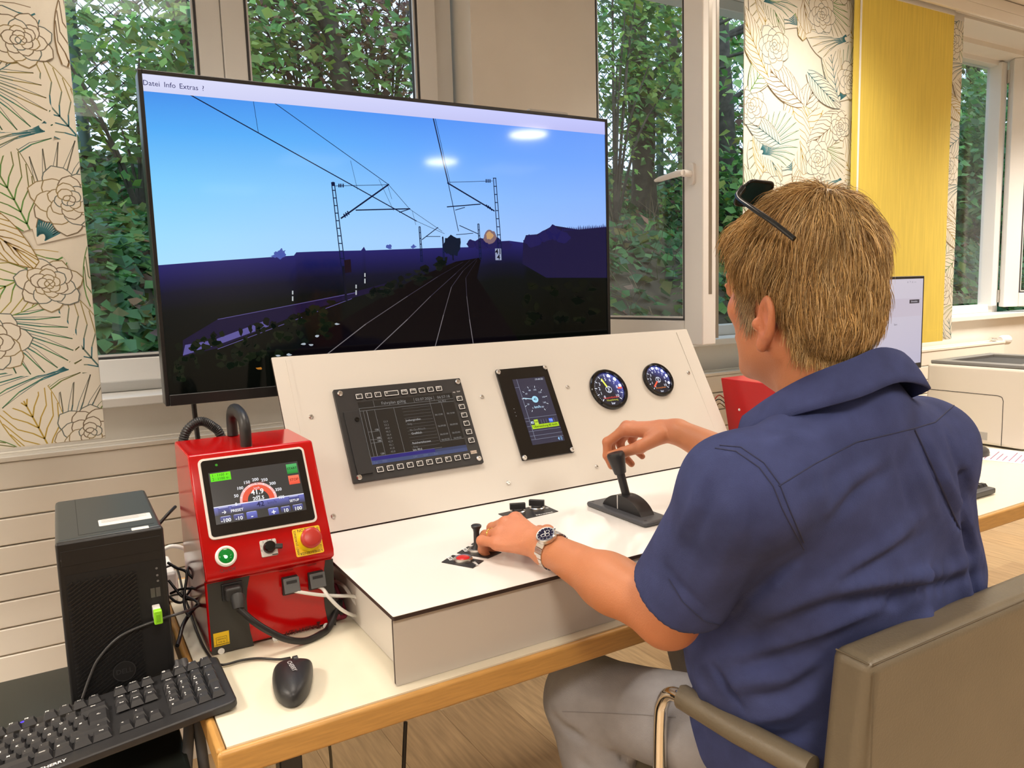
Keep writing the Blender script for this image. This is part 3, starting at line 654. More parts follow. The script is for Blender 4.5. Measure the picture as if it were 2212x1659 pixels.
for i in range(40):
    x = rp.uniform(800, 960); y = 640-(x-800)*.42+rp.uniform(-14, 14); blob(x, y, rp.uniform(4, 12), rp.uniform(3, 8), rp.choice(((16, 22, 18), (24, 28, 22), (14, 18, 16))), .0006, 9, .4)
for i in range(40):
    x = rp.uniform(1130, 1300); y = rp.uniform(610, 700); blob(x, y, rp.uniform(6, 16), rp.uniform(4, 10), rp.choice(((14, 18, 12), (18, 22, 12), (10, 12, 10))), .0006, 9, .4)
blob(1058, 512, 14, 15, (128, 104, 112), .0007, 22, .1); blob(1057, 509, 8, 8, (196, 154, 108), .0008)  # hazy orange room reflection, painted into the screen colours
for x, y in ((655, 743), (672, 745), (685, 726), (728, 700), (600, 768), (625, 766)): blob(x, y, 5, 2.2, (170, 180, 190), .0007, 7, .4)
blob(560, 796, 9, 3, (170, 110, 40), .0007, 7, .4)
for x, y in ((632, 640), (769, 627), (788, 602)): pic.line(FT, tp(x, y-12), tp(x, y+10), .003, .0008, 0, S(190, 196, 200)); pic.line(FT, tp(x, y-4), tp(x, y), .0034, .0009, 0, S(20, 20, 30))
# catenary masts and wires
NV = S(16, 26, 60)
def tl(a, c, wd=.0016, col=NV, n=.0009): pic.line(FT, tp(*a), tp(*c), wd, n, 0, col)
for a, c, wd in (((380, 188), (900, 478), .0024), ((900, 478), (960, 505), .001), ((568, 205), (838, 398), .0015), ((838, 398), (885, 452), .0011), ((885, 452), (955, 500), .001), ((545, 205), (558, 288), .001), ((757, 347), (772, 410), .0008), ((818, 387), (850, 455), .0008), ((932, 240), (968, 396), .003), ((968, 396), (990, 500), .0018), ((936, 240), (972, 396), .0012), ((837, 400), (846, 430), .0008), ((890, 455), (898, 486), .0008)): tl(a, c, wd)
def mast(x0, y0, x1, y1, wd, k, col=NV):
    for s in (-1, 1): tl((x0+s*wd*.7, y0), (x1+s*wd, y1), .0022, col)
    for i in range(k+1):
        f = i/k; x, y = x0+(x1-x0)*f, y0+(y1-y0)*f; tl((x-wd, y), (x+wd, y), .0022, col)
mast(719, 395, 741, 575, 4.2, 11); mast(1068, 385, 1081, 560, 3.6, 10); mast(906, 490, 911, 565, 1.8, 6); mast(1033, 484, 1038, 560, 1.8, 6); mast(956, 512, 959, 562, 1.2, 3)
tl((741, 575), (748, 650), .006, S(16, 18, 34)); tl((719, 393), (720, 402), .006)
for a, c, wd in (((724, 402), (838, 399), .0012), ((736, 472), (840, 398), .0036), ((768, 454), (886, 451), .0028), ((886, 451), (862, 459), .002), ((1064, 391), (966, 394), .0012), ((1068, 456), (966, 395), .0036), ((965, 447), (1038, 441), .0026), ((1004, 448), (983, 454), .0018), ((911, 518), (946, 491), .002), ((920, 511), (951, 511), .0016), ((1034, 506), (992, 487), .002), ((985, 507), (1022, 504), .0016)): tl(a, c, wd)
for x, y in ((732, 401), (736, 401), (741, 401), (1050, 391), (1054, 391), (1058, 391)): tl((x, y-4), (x, y+4), .003)
for x, y in ((744, 466), (748, 463), (752, 460), (1052, 446), (1056, 448), (1060, 451)): tl((x-2, y-4), (x+2, y+4), .003)
pic.poly(FT, [tp(*p) for p in ((743, 562), (757, 560), (759, 588), (745, 590))], .001, 0, S(26, 14, 26))
pic.poly(FT, [tp(*p) for p in ((1069, 537), (1082, 537), (1083, 562), (1070, 562))], .001, 0, S(150, 160, 190))
pic.text(FT, '41', tp(1076, 544), .019, .0011, 0, 0, S(16, 16, 30), True); pic.text(FT, '4', tp(1076.5, 556), .019, .0011, 0, 0, S(16, 16, 30), True)
# menu bar
ml = sv1-.0345
pic.poly(FT, [(su0, ml), (su1, ml), (su1, sv1), (su0, sv1)], .0012, 0, [S(214, 216, 246), S(188, 190, 246), S(196, 200, 255), S(222, 224, 250)])
for s_, x, y, sz in (('Datei', 326, 172, .022), ('Info', 366, 176.5, .022), ('Extras', 407, 181.5, .022), ('?', 438, 185, .022)): pic.text(FT, s_, (tp(x, y)[0], ml+.0165), sz*.68, .0013, 0, 0, S(34, 32, 96))
pic.build('screen', vcol_mat('tv_picture', .06, 1.0, spec=.25), tv)
MB().fbox(FT, .62, .97, 1.3, 1.65, -.075, -.05).build('rear_housing', m_tvb, tv, bevel=.006)
MB().fbox(FT, .70, .90, 1.36, 1.70, -.105, -.075).fbox(FT, 1.17, 1.30, 1.6, 1.826, -.085, -.055).build('wall_bracket', mat('light_grey_metal', (.42, .40, .37), .4, .4), tv, bevel=.004)
MB().box(1.28, 1.40, 2.287, 2.299, 1.35, 1.75).build('wall_plate', m_dark, tv, bevel=.003)
MB().tube([(1.34, 2.29, 1.55), (1.30, 2.10, 1.55), (.92, 1.95, 1.55), (.80, 1.90, 1.55)], .018, 10).build('swing_arm', m_dark, tv, 60)
c0 = at(418, 873, 1, 1.83)
tc = MB().tube(spline([(.2485, 1.83, 1.12), (.2485, 1.835, 1.09), (.2535, 1.845, 1.0), (.262, 1.85, .9), (.28, 1.86, .77), (.33, 1.9, .745)], 6), .0055, 8)
tag(tc.build('television_cable', m_cable, None, 60), 'black cable hanging from the lower left corner of the television', 'cable')
# ---------------------------------------------------------------- desks
TZ = .74
m_lam = mat('cream_laminate', (.82, .77, .62), .16, noise=.01, nscale=30)
m_beech = mat('beech_edge', (.50, .27, .075), .38, noise=.12, nscale=20, bump=.05, bscale=60, aniso=(1, 1, 14))
def desk(x0, x1, y0, y1, label):
    t = thing('desk', label, 'table', ((x0+x1)/2, (y0+y1)/2, 0), 'beech-edged desks'); e = .013
    MB().box(x0+e, x1-e, y0+e, y1-e, TZ-.038, TZ).build('desk_top', m_lam, t)
    for n, q in (('front', (x0, x1, y0, y0+e-.0004)), ('back', (x0, x1, y1-e+.0004, y1)), ('left', (x0, x0+e-.0004, y0+e, y1-e)), ('right', (x1-e+.0004, x1, y0+e, y1-e))):
        MB().box(*q, TZ-.040, TZ+.0002).build('edge_band', m_beech, t, bevel=.0065, seg=3)
    for x in (x0+.16, x1-.16):
        MB().box(x-.022, x+.022, y0+.20, y1-.14, TZ-.08, TZ-.042).build('leg_rail', m_dark, t, bevel=.003)
        MB().box(x-.02, x+.02, (y0+y1)/2-.06, (y0+y1)/2-.02, .035, TZ-.08).build('leg', m_dark, t, bevel=.004)
        MB().box(x-.03, x+.03, y0+.08, y1-.06, .0, .035).build('foot', m_dark, t, bevel=.006)
    MB().box(x0+.19, x1-.19, (y0+y1)/2-.02, (y0+y1)/2+.02, TZ-.11, TZ-.07).build('cross_bar', m_dark, t, bevel=.003)
desk(.132, 1.745, 1.011, 1.74, 'cream-topped desk with beech edge carrying the driving console')
desk(1.765, 3.40, 1.005, 1.74, 'cream-topped desk with beech edge carrying the printer')

# ---------------------------------------------------------------- driving console
CZ = .854; PB = (0, 1.488, CZ); th = math.radians(60)
FP = Frame(PB, (1, 0, 0), (0, math.cos(th), math.sin(th)))     # instrument panel
FC = Frame((0, 0, CZ), (1, 0, 0), (0, 1, 0))                    # desk plate of the console
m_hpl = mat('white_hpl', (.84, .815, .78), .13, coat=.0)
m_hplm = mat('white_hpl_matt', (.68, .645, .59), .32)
m_core = mat('brown_core', (.035, .018, .014), .6)
con = thing('driving_console', 'white train driving console with sloped instrument panel and control levers', 'console', (.99, 1.25, TZ))
cx0, cx1 = .395, 1.588
def plate(name, F, u0, u1, v0, v1, n1, t, m, parent, r=.0):
    b = MB(); poly = rrect(u0, u1, v0, v1, r) if r else [(u0, v0), (u1, v0), (u1, v1), (u0, v1)]
    b.prism(F, poly, n1-.0006, n1, 0); b.prism(F, poly, n1-t, n1-.0006, 1)
    return b.build(name, [m, m_core], parent)
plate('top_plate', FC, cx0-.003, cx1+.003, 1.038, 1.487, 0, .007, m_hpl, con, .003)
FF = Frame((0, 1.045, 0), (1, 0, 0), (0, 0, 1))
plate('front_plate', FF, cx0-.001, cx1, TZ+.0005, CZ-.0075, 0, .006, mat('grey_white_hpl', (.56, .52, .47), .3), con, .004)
for x in (.43, 1.556):
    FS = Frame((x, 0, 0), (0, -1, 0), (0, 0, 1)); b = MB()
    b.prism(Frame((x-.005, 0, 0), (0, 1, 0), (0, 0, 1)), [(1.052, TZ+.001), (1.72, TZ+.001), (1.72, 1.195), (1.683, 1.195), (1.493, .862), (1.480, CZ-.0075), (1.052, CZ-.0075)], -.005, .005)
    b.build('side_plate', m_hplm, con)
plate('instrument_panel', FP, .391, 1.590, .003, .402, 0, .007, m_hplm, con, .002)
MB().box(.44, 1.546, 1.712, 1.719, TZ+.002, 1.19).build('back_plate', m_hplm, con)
MB().box(.41, 1.575, 1.4885, 1.4935, CZ-.006, CZ+.001).build('joint_gap', m_core, con)
m_screw = m_steel
def screw(F, u, v, n, r, parent, name='screw', hexa=True):
    b = MB().lathe(F.pt(u, v, n), F.N, [(0, r), (r*.3, r), (r*.62, r*.72), (r*.62, r*.36), (r*.25, r*.30)], 14)
    o = b.build(name, m_screw, parent, 35)
    return o
for p in ((720, 1115), (672, 900), (1041, 857), (1098, 1043), (1226, 836), (1289, 1008), (1487, 805)): screw(FP, *FP.px(*p), 0, .0052, con)

# --- timetable display
k3 = crop(700, 800, .16275)
def q3(x, y, n=0.): return FP.px(*k3(x, y), n)
u0, u1, v0, v1 = rot_ell(FP, [k3(*p) for p in ((100, 285), (1778, 118), (2105, 1228), (392, 1530))])
dis = MB().prism(FP, rrect(u0, u1, v0, v1, .003), 0, .009).build('timetable_display', mat('anodised_black', (.022, .022, .024), .38, bump=.1, bscale=1500), con, bevel=.001)
DW, DH = u1-u0, v1-v0
def dd(x, y): # display-local: x,y in 0..1 from top left
    return (u0+DW*x, v1-DH*y)
from_q = lambda x, y: ((q3(x, y, .009)[0]-u0)/DW, (v1-q3(x, y, .009)[1])/DH)
for p in ((.045, .05), (.972, .045), (.967, .945), (.045, .95)): screw(FP, *dd(*p), .009, .0062, dis)
scr = MB().prism(FP, [dd(.155, .165), dd(.895, .165), dd(.895, .845), dd(.155, .845)], .0088, .0095).build('screen_glass', emit('dim_screen', S(38, 35, 33), .55, (.01, .01, .01), .12), dis)
pr = MB(); GL = S(150, 150, 150); n_ = .0097
L = lambda a, c, wd=.0007, col=S(138, 138, 138): pr.line(FP, dd(*a), dd(*c), wd, n_, 0, col)
X = lambda s_, p, sz=.008, col=S(150, 150, 150), b_=False: pr.text(FP, s_, dd(*p), sz, n_, 0, 0, col, b_)
L((.155, .235), (.895, .235)); L((.155, .265), (.895, .265), .0008); L((.155, .235), (.155, .845)); L((.27, .165), (.27, .235)); L((.58, .18), (.58, .235)); L((.74, .18), (.74, .235)); L((.70, .205), (.70, .265), .0006)
X('Fahrplan gültig', (.42, .205), .010); X('03.07.2026', (.66, .205), .0095); X('06:57:18', (.82, .205), .0095); X('km 40.6', (.80, .251), .006)
for x in (.18, .265, .41, .70, .79): L((x, .265), (x, .70 if x > .6 else .765))
L((.155, .765), (.70, .765)); L((.70, .70), (.895, .70)); L((.18, .50), (.265, .50)); L((.18, .585), (.265, .585)); L((.18, .62), (.265, .62)); L((.205, .27), (.205, .76), .0012)
for i in range(13): L((.47, .29+i*.036), (.69, .29+i*.036), .0005, S(110, 110, 110))
for i, s_ in enumerate(('53,9', '53,2', '49,9', '46,2', '46,4', '45,9', '42,9', '42,1', '41,8', '40,8')): X(s_, (.325, .41+i*.0365), .0062, S(130, 130, 130))
for s_, x, y, b_ in (('Josbergtrafen', .535, .425, True), ('Esig', .50, .465, False), ('Bk Grafftbach', .55, .535, False), ('Grafftlich', .535, .575, True), ('Reichertshausen', .555, .68, True), ('Esig', .50, .72, False), ('km 40.6', .51, .752, True)): X(s_, (x, y), .0068, S(170, 170, 170) if b_ else S(120, 120, 120), b_)
for s_, x, y in (('130', .245, .485), ('100', .245, .573), ('100', .245, .607), ('130', .245, .745)): X(s_, (x, y), .006, S(190, 190, 190))
for i, y in enumerate((.40, .53, .625, .685)): X(('06:13:00', '06:09:00', '06:03:00', '06:00:00')[i], (.745, y), .0058); X(('06:13:00', '06:09:00', '06:03:00', '06:00:00')[i], (.843, y), .0058)
pr.poly(FP, [dd(.155, .765), dd(.64, .765), dd(.64, .805), dd(.155, .805)], .00965, 0, S(46, 40, 130)); pr.poly(FP, [dd(.155, .805), dd(.895, .805), dd(.895, .845), dd(.155, .845)], .00965, 0, S(74, 86, 128))
pr.poly(FP, [dd(.64, .775), dd(.895, .775), dd(.895, .806), dd(.64, .806)], .00964, 0, S(62, 72, 108))
for s_, x in (('Zug', .18), ('FSD', .25), ('LW', .48), ('GW', .56), ('Zeit', .64)): X(s_, (x, .825), .006, S(110, 120, 160))
pr.build('screen_image', vcol_mat('dim_image', .2, .8), dis)
keyc = mat('display_key', (.02, .02, .021), .5)
def dkey(cx, cy, w_, lab, parent=dis):
    hh = .0105; a = dd(cx, cy); b = MB().fbox(FP, a[0]-w_/2, a[0]+w_/2, a[1]-hh/2-.001, a[1]+hh/2+.001, .009, .0112, 0)
    b.frame_rect(FP, [(a[0]-w_/2+.001, a[1]-hh/2), (a[0]+w_/2-.001, a[1]-hh/2), (a[0]+w_/2-.001, a[1]+hh/2), (a[0]-w_/2+.001, a[1]+hh/2)], .0012, .0114, 1)
    if lab: b.text(FP, lab, (a[0]-w_*.5+.0042+.0009*len(lab), a[1]+.0022), .0068, .0114, 0, 1)
    b.build('key', [keyc, m_whiteink], parent)
for i, s_ in enumerate('1234567890'): dkey(.20+i*.0745, .905, .0155, s_)
for x, w_, s_ in ((.175, .0155, '*'), (.245, .0155, 'S'), (.315, .0155, 'i'), (.42, .034, 'St'), (.52, .0155, 'V>0'), (.59, .0155, 'V=0'), (.66, .0155, '*'), (.73, .0155, 'o'), (.80, .0155, 'UD')): dkey(x, .105, w_, s_)
for i, s_ in enumerate(('C', '<', '>', '^', 'v', 'E')): dkey(.945, .245+i*.098, .0155, s_)
MB().fbox(FP, *[dd(.035, .9)[0], dd(.145, .9)[0]], dd(0, .93)[1], dd(0, .26)[1], .009, .013).build('cover_plate', m_black, dis, bevel=.0008)
MB().lathe(FP.pt(*dd(.118, .355), .013), FP.N, [(0, .0055), (.0015, .005), (.0015, .0025), (.0003, .002)], 16).build('lock_screw', m_blackgloss, dis, 35)
b = MB().fbox(FP, dd(.915, 0)[0], dd(.965, 0)[0], dd(0, .885)[1], dd(0, .85)[1], .009, .0096, 0); b.text(FP, 'Prem 2', dd(.94, .868), .0052, .0098, 0, 1); b.build('sticker', [mat('beige_label', (.6, .5, .42), .6), m_ink], dis)
b = MB(); b.text(FP, 'PRE', dd(.918, .165), .004, .0093); b.text(FP, 'TEMP', dd(.955, .16), .004, .0093); b.build('lettering', m_whiteink, dis)

# --- speed tablet
k4 = crop(1040, 770, .1989)
u0, u1, v0, v1 = rot_ell(FP, [k4(*p) for p in ((135, 158), (690, 103), (1003, 1048), (447, 1138))])
DW, DH = u1-u0, v1-v0
tab = MB().prism(FP, rrect(u0, u1, v0, v1, .004), 0, .006).build('speed_display', m_blackgloss, con, bevel=.001)
for p in ((.04, .03), (.96, .025), (.96, .97), (.04, .975)): screw(FP, *dd(*p), .006, .0062, tab)
MB().prism(FP, [dd(.255, .13), dd(.88, .13), dd(.88, .86), dd(.255, .86)], .0058, .0066).build('screen_glass', emit('blue_screen', S(46, 46, 68), 1., (.01, .01, .01), .12), tab)
pr = MB(); n_ = .0069
L((.335, .13), (.335, .805), .0008, S(150, 158, 180))
for y in (.225,): L((.255, y), (.335, y), .0007, S(140, 148, 170))
for y in (.57, .605, .66, .715, .765, .805): L((.255, y), (.88 if y > .7 or y == .57 else .335, y), .0007, S(140, 148, 170))
c = dd(.565, .375); R_ = DW*.25
for i in range(37):
    a = math.radians(238-i*296/36); big = i % 4 == 0; r0 = R_*(.86 if big else .95)
    pr.line(FP, (c[0]+r0*math.cos(a), c[1]+r0*math.sin(a)), (c[0]+R_*math.cos(a), c[1]+R_*math.sin(a)), .0013 if big else .0005, n_, 0, S(225, 235, 245) if big else S(120, 125, 140))
    if big: pr.text(FP, str(i//4*20), (c[0]+R_*.70*math.cos(a), c[1]+R_*.70*math.sin(a)), .0062, n_, 0, 0, S(200, 215, 235))
a = math.radians(238-42/180*296); pr.line(FP, c, (c[0]+R_*.9*math.cos(a), c[1]+R_*.9*math.sin(a)), .0022, n_, 0, S(190, 232, 250)); pr.disc(FP, c, R_*.24, n_+.0001, 24, 0, S(170, 226, 252)); pr.text(FP, '42', c, .0085, n_+.0003, 0, 0, S(20, 40, 70), True)
pr.text(FP, 'km/h', (c[0], c[1]-R_*.55), .009, n_, 0, 0, S(180, 220, 245), True); pr.text(FP, '19:40:50', dd(.76, .155), .0072, n_, 0, 0, S(210, 220, 235))
def cell(x0, x1, y0, y1, col, s_=None, tc=None, sz=.006):
    pr.poly(FP, [dd(x0, y0), dd(x1, y0), dd(x1, y1), dd(x0, y1)], n_+.0001, 0, S(*col))
    if s_: pr.text(FP, s_, dd((x0+x1)/2, (y0+y1)/2), sz, n_+.0003, 0, 0, S(*tc), True)
cell(.345, .41, .605, .645, (20, 34, 50), '85', (220, 240, 250), .009); cell(.415, .49, .595, .65, (190, 220, 60), '1000', (60, 80, 20), .005); cell(.70, .775, .60, .645, (60, 104, 230), 'PZB', (190, 215, 255), .006)
cell(.345, .865, .65, .695, (176, 214, 30), 'Überwachung 85 km/h', (40, 60, 10), .0075)
for x in (.55, .60, .65, .80): L((x, .60), (x, .645), .0006, S(140, 148, 170))
p = dd(.79, .83); pr.poly(FP, [(p[0]-.004, p[1]-.0015), (p[0], p[1]-.0045), (p[0], p[1]+.0045), (p[0]-.004, p[1]+.0015)], n_, 0, S(150, 200, 245)); pr.arc(FP, p, .0045, -.8, .8, .001, n_, 6, 0, S(150, 200, 245)); pr.arc(FP, p, .0075, -.8, .8, .001, n_, 6, 0, S(150, 200, 245))
for i in range(3): pr.disc(FP, dd(.12, .45+i*.04), .0009, .0063, 8, 0, S(210, 215, 220))
pr.build('screen_image', vcol_mat('bright_image', .2, 1.0), tab)

# --- pressure gauges
def gauge(cpx, wpx, hpx, needle, red, name='pressure_gauge', lab='bar'):
    c = FP.px(*cpx); R_ = (abs(FP.px(cpx[0]+wpx, cpx[1]-wpx*.11)[0]-FP.px(cpx[0]-wpx, cpx[1]+wpx*.11)[0]))/2
    g_ = MB().lathe(FP.pt(c[0], c[1], 0), FP.N, [(0, R_*1.04), (.006, R_*1.04), (.009, R_), (.008, R_*.88), (.0015, R_*.86), (.0013, .001)], 48).build(name, m_blackgloss, con, 35)
    d = MB(); n_ = .0022; FD = FP; W_ = S(232, 238, 255)
    k = 24
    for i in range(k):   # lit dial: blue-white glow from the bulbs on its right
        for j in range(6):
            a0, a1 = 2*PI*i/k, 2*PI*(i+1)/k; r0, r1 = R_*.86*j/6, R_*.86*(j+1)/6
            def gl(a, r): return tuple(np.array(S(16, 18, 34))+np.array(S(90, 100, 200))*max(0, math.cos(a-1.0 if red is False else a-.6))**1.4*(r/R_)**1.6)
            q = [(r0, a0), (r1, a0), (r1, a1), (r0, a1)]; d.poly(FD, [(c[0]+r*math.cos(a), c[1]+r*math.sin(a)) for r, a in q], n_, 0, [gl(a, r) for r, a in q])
    for i in range(41):
        a = math.radians(225-i*270/40); big = i % 4 == 0; r0 = R_*(.66 if big else .75)
        d.line(FD, (c[0]+r0*math.cos(a), c[1]+r0*math.sin(a)), (c[0]+R_*.8*math.cos(a), c[1]+R_*.8*math.sin(a)), R_*(.035 if big else .012), n_+.0003, 0, W_)
        if big: d.text(FD, str(i//4), (c[0]+R_*.53*math.cos(a), c[1]+R_*.53*math.sin(a)), R_*.22, n_+.0003, 0, 0, W_)
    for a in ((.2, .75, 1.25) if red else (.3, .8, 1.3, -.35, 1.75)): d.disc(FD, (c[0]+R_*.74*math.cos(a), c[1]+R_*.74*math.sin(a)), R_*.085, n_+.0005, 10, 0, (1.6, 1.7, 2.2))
    d.arc(FD, c, R_*.17, 0, 2*PI, R_*.02, n_+.0004, 20, 0, W_); d.frame_rect(FD, [(c[0]-R_*.08, c[1]-R_*.12), (c[0]+R_*.08, c[1]-R_*.12), (c[0]-R_*.08, c[1]+R_*.12), (c[0]+R_*.08, c[1]+R_*.12)], R_*.02, n_+.0005, 0, W_)
    d.text(FD, lab, (c[0], c[1]-R_*.72), R_*.17, n_+.0004, 0, 0, W_)
    if red: d.text(FD, 'Hauptluftbehälter', (c[0], c[1]-R_*.42), R_*.13, n_+.0004, 0, 0, S(220, 60, 50)); d.text(FD, 'Hauptleitung', (c[0], c[1]-R_*.55), R_*.13, n_+.0004, 0, 0, S(200, 200, 70))
    else: d.text(FD, 'Bremszylinder', (c[0], c[1]-R_*.5), R_*.13, n_+.0004, 0, 0, S(220, 130, 60))
    for a, col, l0, l1 in needle:
        a = math.radians(a); d.line(FD, (c[0]+R_*l0*math.cos(a), c[1]+R_*l0*math.sin(a)), (c[0]+R_*l1*math.cos(a), c[1]+R_*l1*math.sin(a)), R_*.09, n_+.0007, 0, S(*col))
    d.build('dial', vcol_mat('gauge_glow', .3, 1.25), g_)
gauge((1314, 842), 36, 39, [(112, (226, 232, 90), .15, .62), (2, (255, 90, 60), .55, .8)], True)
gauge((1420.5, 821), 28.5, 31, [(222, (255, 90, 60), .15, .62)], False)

# --- desk-plate controls
m_plq = mat('engraved_black', (.02, .02, .021), .45)
def plaque(pxs, texts, h=.0015):
    P = [FC.px(*p) for p in pxs]; b = MB().prism(FC, P, .0, h, 0); o = b.build('label_plate', m_plq, con, bevel=.0004)
    t = MB()
    for s_, p, sz, rot in texts: t.text(FC, s_, FC.px(*p), sz, h+.0003, rot, 0, None, True)
    t.build('lettering', m_whiteink, o); return o
kc = crop(920, 1040, .14467)
def kk(*p): return [kc(*q) for q in p]
pq1 = plaque(kk((232, 1212), (400, 1106), (865, 1190), (700, 1300)), [('PZB', kc(368, 1160), .0125, PI/2*.0+1.45), ('Befehl', kc(745, 1240), .0082, 1.45)])
c = FC.px(*kc(555, 1190)); MB().lathe(FC.pt(*c, .0015), (0, 0, 1), [(0, .0175), (.004, .0175), (.006, .0155), (.005, .0125), (.0055, .001)], 32).build('button_ring', m_steel, pq1, 35)
MB().lathe(FC.pt(*c, .004), (0, 0, 1), [(0, .0122), (.003, .0122), (.0045, .010), (.0047, .001)], 32).build('button', mat('red_plastic', (.55, .015, .012), .28), pq1, 35)
pq2 = plaque(kk((462, 1076), (632, 975), (1130, 1065), (925, 1155)), [('PZB', kc(592, 1030), .0125, 1.45)])
c = FC.px(*kc(765, 1050)); MB().lathe(FC.pt(*c, .0015), (0, 0, 1), [(0, .0175), (.004, .0175), (.006, .0155), (.0065, .001)], 32).build('button_ring', m_steel, pq2, 35)
MB().lathe(FC.pt(*c, .006), (0, 0, 1), [(0, .0125), (.003, .0105), (.006, .0075), (.008, .0058), (.032, .0055), (.037, .0065), (.041, .0095), (.044, .0098), (.0455, .008), (.046, .001)], 20).build('toggle_stick', m_black, pq2, 40)
pq3 = plaque(kk((676, 945), (760, 890), (1150, 960), (1060, 1010)), [])
pq4 = plaque(kk((1080, 490), (1735, 345), (1978, 452), (1330, 600)), [('Führerstand', kc(1770, 492), .0085, .0), ('o', kc(1805, 405), .013, 0), ('I', kc(1560, 395), .012, 0)])
for p, ang in (((1660, 420), .55), ((1375, 470), .95)):
    c = FC.px(*kc(*p)); rg = MB().lathe(FC.pt(*c, .0015), (0, 0, 1), [(0, .0165), (.0035, .0165), (.005, .0145), (.005, .001)], 32).build('switch_ring', m_steel, pq4, 35)
    Fk = Frame(FC.pt(*c, .0065), (math.cos(ang-1.35), math.sin(ang-1.35), 0), (-math.sin(ang-1.35), math.cos(ang-1.35), 0))
    MB().lathe(FC.pt(*c, .0065), (0, 0, 1), [(0, .0125), (.003, .0125), (.004, .011), (.004, .001)], 24).fbox(Fk, -.0175, .0165, -.0045, .0045, .002, .0155).build('switch_knob', m_black, pq4, 35, bevel=.0012)
# power lever
P = [FC.px(*p) for p in ((1292, 1097), (1325, 1078), (1433, 1130), (1385, 1143))]; lc = np.mean(P, 0)
FL = Frame(FC.pt(1.003, 1.243, 0), (1, 0, 0), (0, 1, 0))
lev_ = MB().prism(FL, rrect(-.036, .036, -.097, .102, .008), 0, .011).build('lever_base', mat('grey_lever_base', (.075, .077, .085), .45), con, bevel=.005)
for a_, c_ in ((-.024, -.085), (.024, -.085), (-.024, .09), (.024, .09)): MB().lathe(FL.pt(a_, c_, .0105), (0, 0, 1), [(0, .0035), (.0009, .003), (.0009, .0005)], 10).build('bolt', m_black, lev_, 35)
FQ = Frame(FL.pt(0, 0, 0), (0, 1, 0), (0, 0, 1)); arc_ = [(-.068, .009)]+[(.069*math.cos(t), -.008+.05*math.sin(t)) for t in np.linspace(PI-.35, .35, 20)]+[(.068, .009)]
MB().prism(FQ, arc_, -.0175, .0175).build('quadrant', m_black, lev_, 30, bevel=.002)
MB().fbox(Frame(FQ.pt(.012, 0, -.0178), (0, 1, 0), (0, 0, 1)), -.001, .001, .012, .041, -.0006, .0003).build('index_mark', m_whiteink, lev_)
p0 = FL.pt(0, .005, .04); p1 = np.array([.992, 1.262, .965]); d = _n(p1-p0)
MB().cyl(p0, p0+d*.06, .0086, .009, 20).build('lever_rod', m_black, lev_, 40)
MB().lathe(p0+d*.047, d, [(0, .0115), (.002, .0128), (.037, .0188), (.042, .0188), (.046, .0165), (.046, .0105), (.0447, .001)], 28).build('lever_knob', m_black, lev_, 35)
# ---------------------------------------------------------------- red control unit
m_red = mat('red_enamel', (.48, .001, .002), .14)
m_dgrey = mat('dark_grey_panel', (.035, .034, .030), .5)
m_label_y = mat('yellow_label', (.85, .55, .01), .45)
def red_body(x0, x1, prof):
    FY = Frame((x0, 0, 0), (0, 1, 0), (0, 0, 1)); return MB().prism(FY, prof, 0, x1-x0)
rx0, rx1 = .172, .3875
unit = thing('control_unit', 'red control unit with touchscreen and black carrying handle beside the console', 'control unit', (.28, 1.43, TZ))
prof = [(1.312, TZ+.006), (1.56, TZ+.006), (1.566, 1.065), (1.398, 1.066), (1.2995, .886), (1.2995, .872), (1.312, .866)]
red_body(rx0, rx1, prof).build('housing', m_red, unit, bevel=.004, seg=3)
for x in (rx0+.02, rx1-.02):
    for y in (1.335, 1.54): MB().cyl((x, y, TZ), (x, y, TZ+.008), .009, .008, 14).build('rubber_foot', m_black, unit, 40)
FU = Frame((0, 1.2995, .886), (1, 0, 0), (0, .0985, .18)); FLo = Frame((0, 1.312, 0), (1, 0, 0), (0, 0, 1))
k8 = crop(430, 950, .1627); kr = crop(360, 880, .3316)
hp = [(.288, 1.435, 1.066), (.288, 1.437, 1.108), (.288, 1.447, 1.123), (.288, 1.47, 1.128), (.288, 1.505, 1.128), (.288, 1.527, 1.122), (.288, 1.536, 1.108), (.288, 1.537, 1.066)]
# handle
hb = at(532, 963, 2, 1.066); hb2 = at(503, 940, 2, 1.066)
dv = _n(np.array([hb2[0]-hb[0], hb2[1]-hb[1], 0])); Lh = float(np.linalg.norm(hb2-hb)); hz_ = .052
MB().tube(spline([hb, hb+[0, 0, hz_*.6], hb+dv*Lh*.12+[0, 0, hz_*.93], hb+dv*Lh*.4+[0, 0, hz_*1.06], hb+dv*Lh*.65+[0, 0, hz_*1.06], hb+dv*Lh*.9+[0, 0, hz_*.93], hb2+[0, 0, hz_*.6], hb2], 5), .0125, 14, flat=.8).build('carrying_handle', m_black, unit, 60)
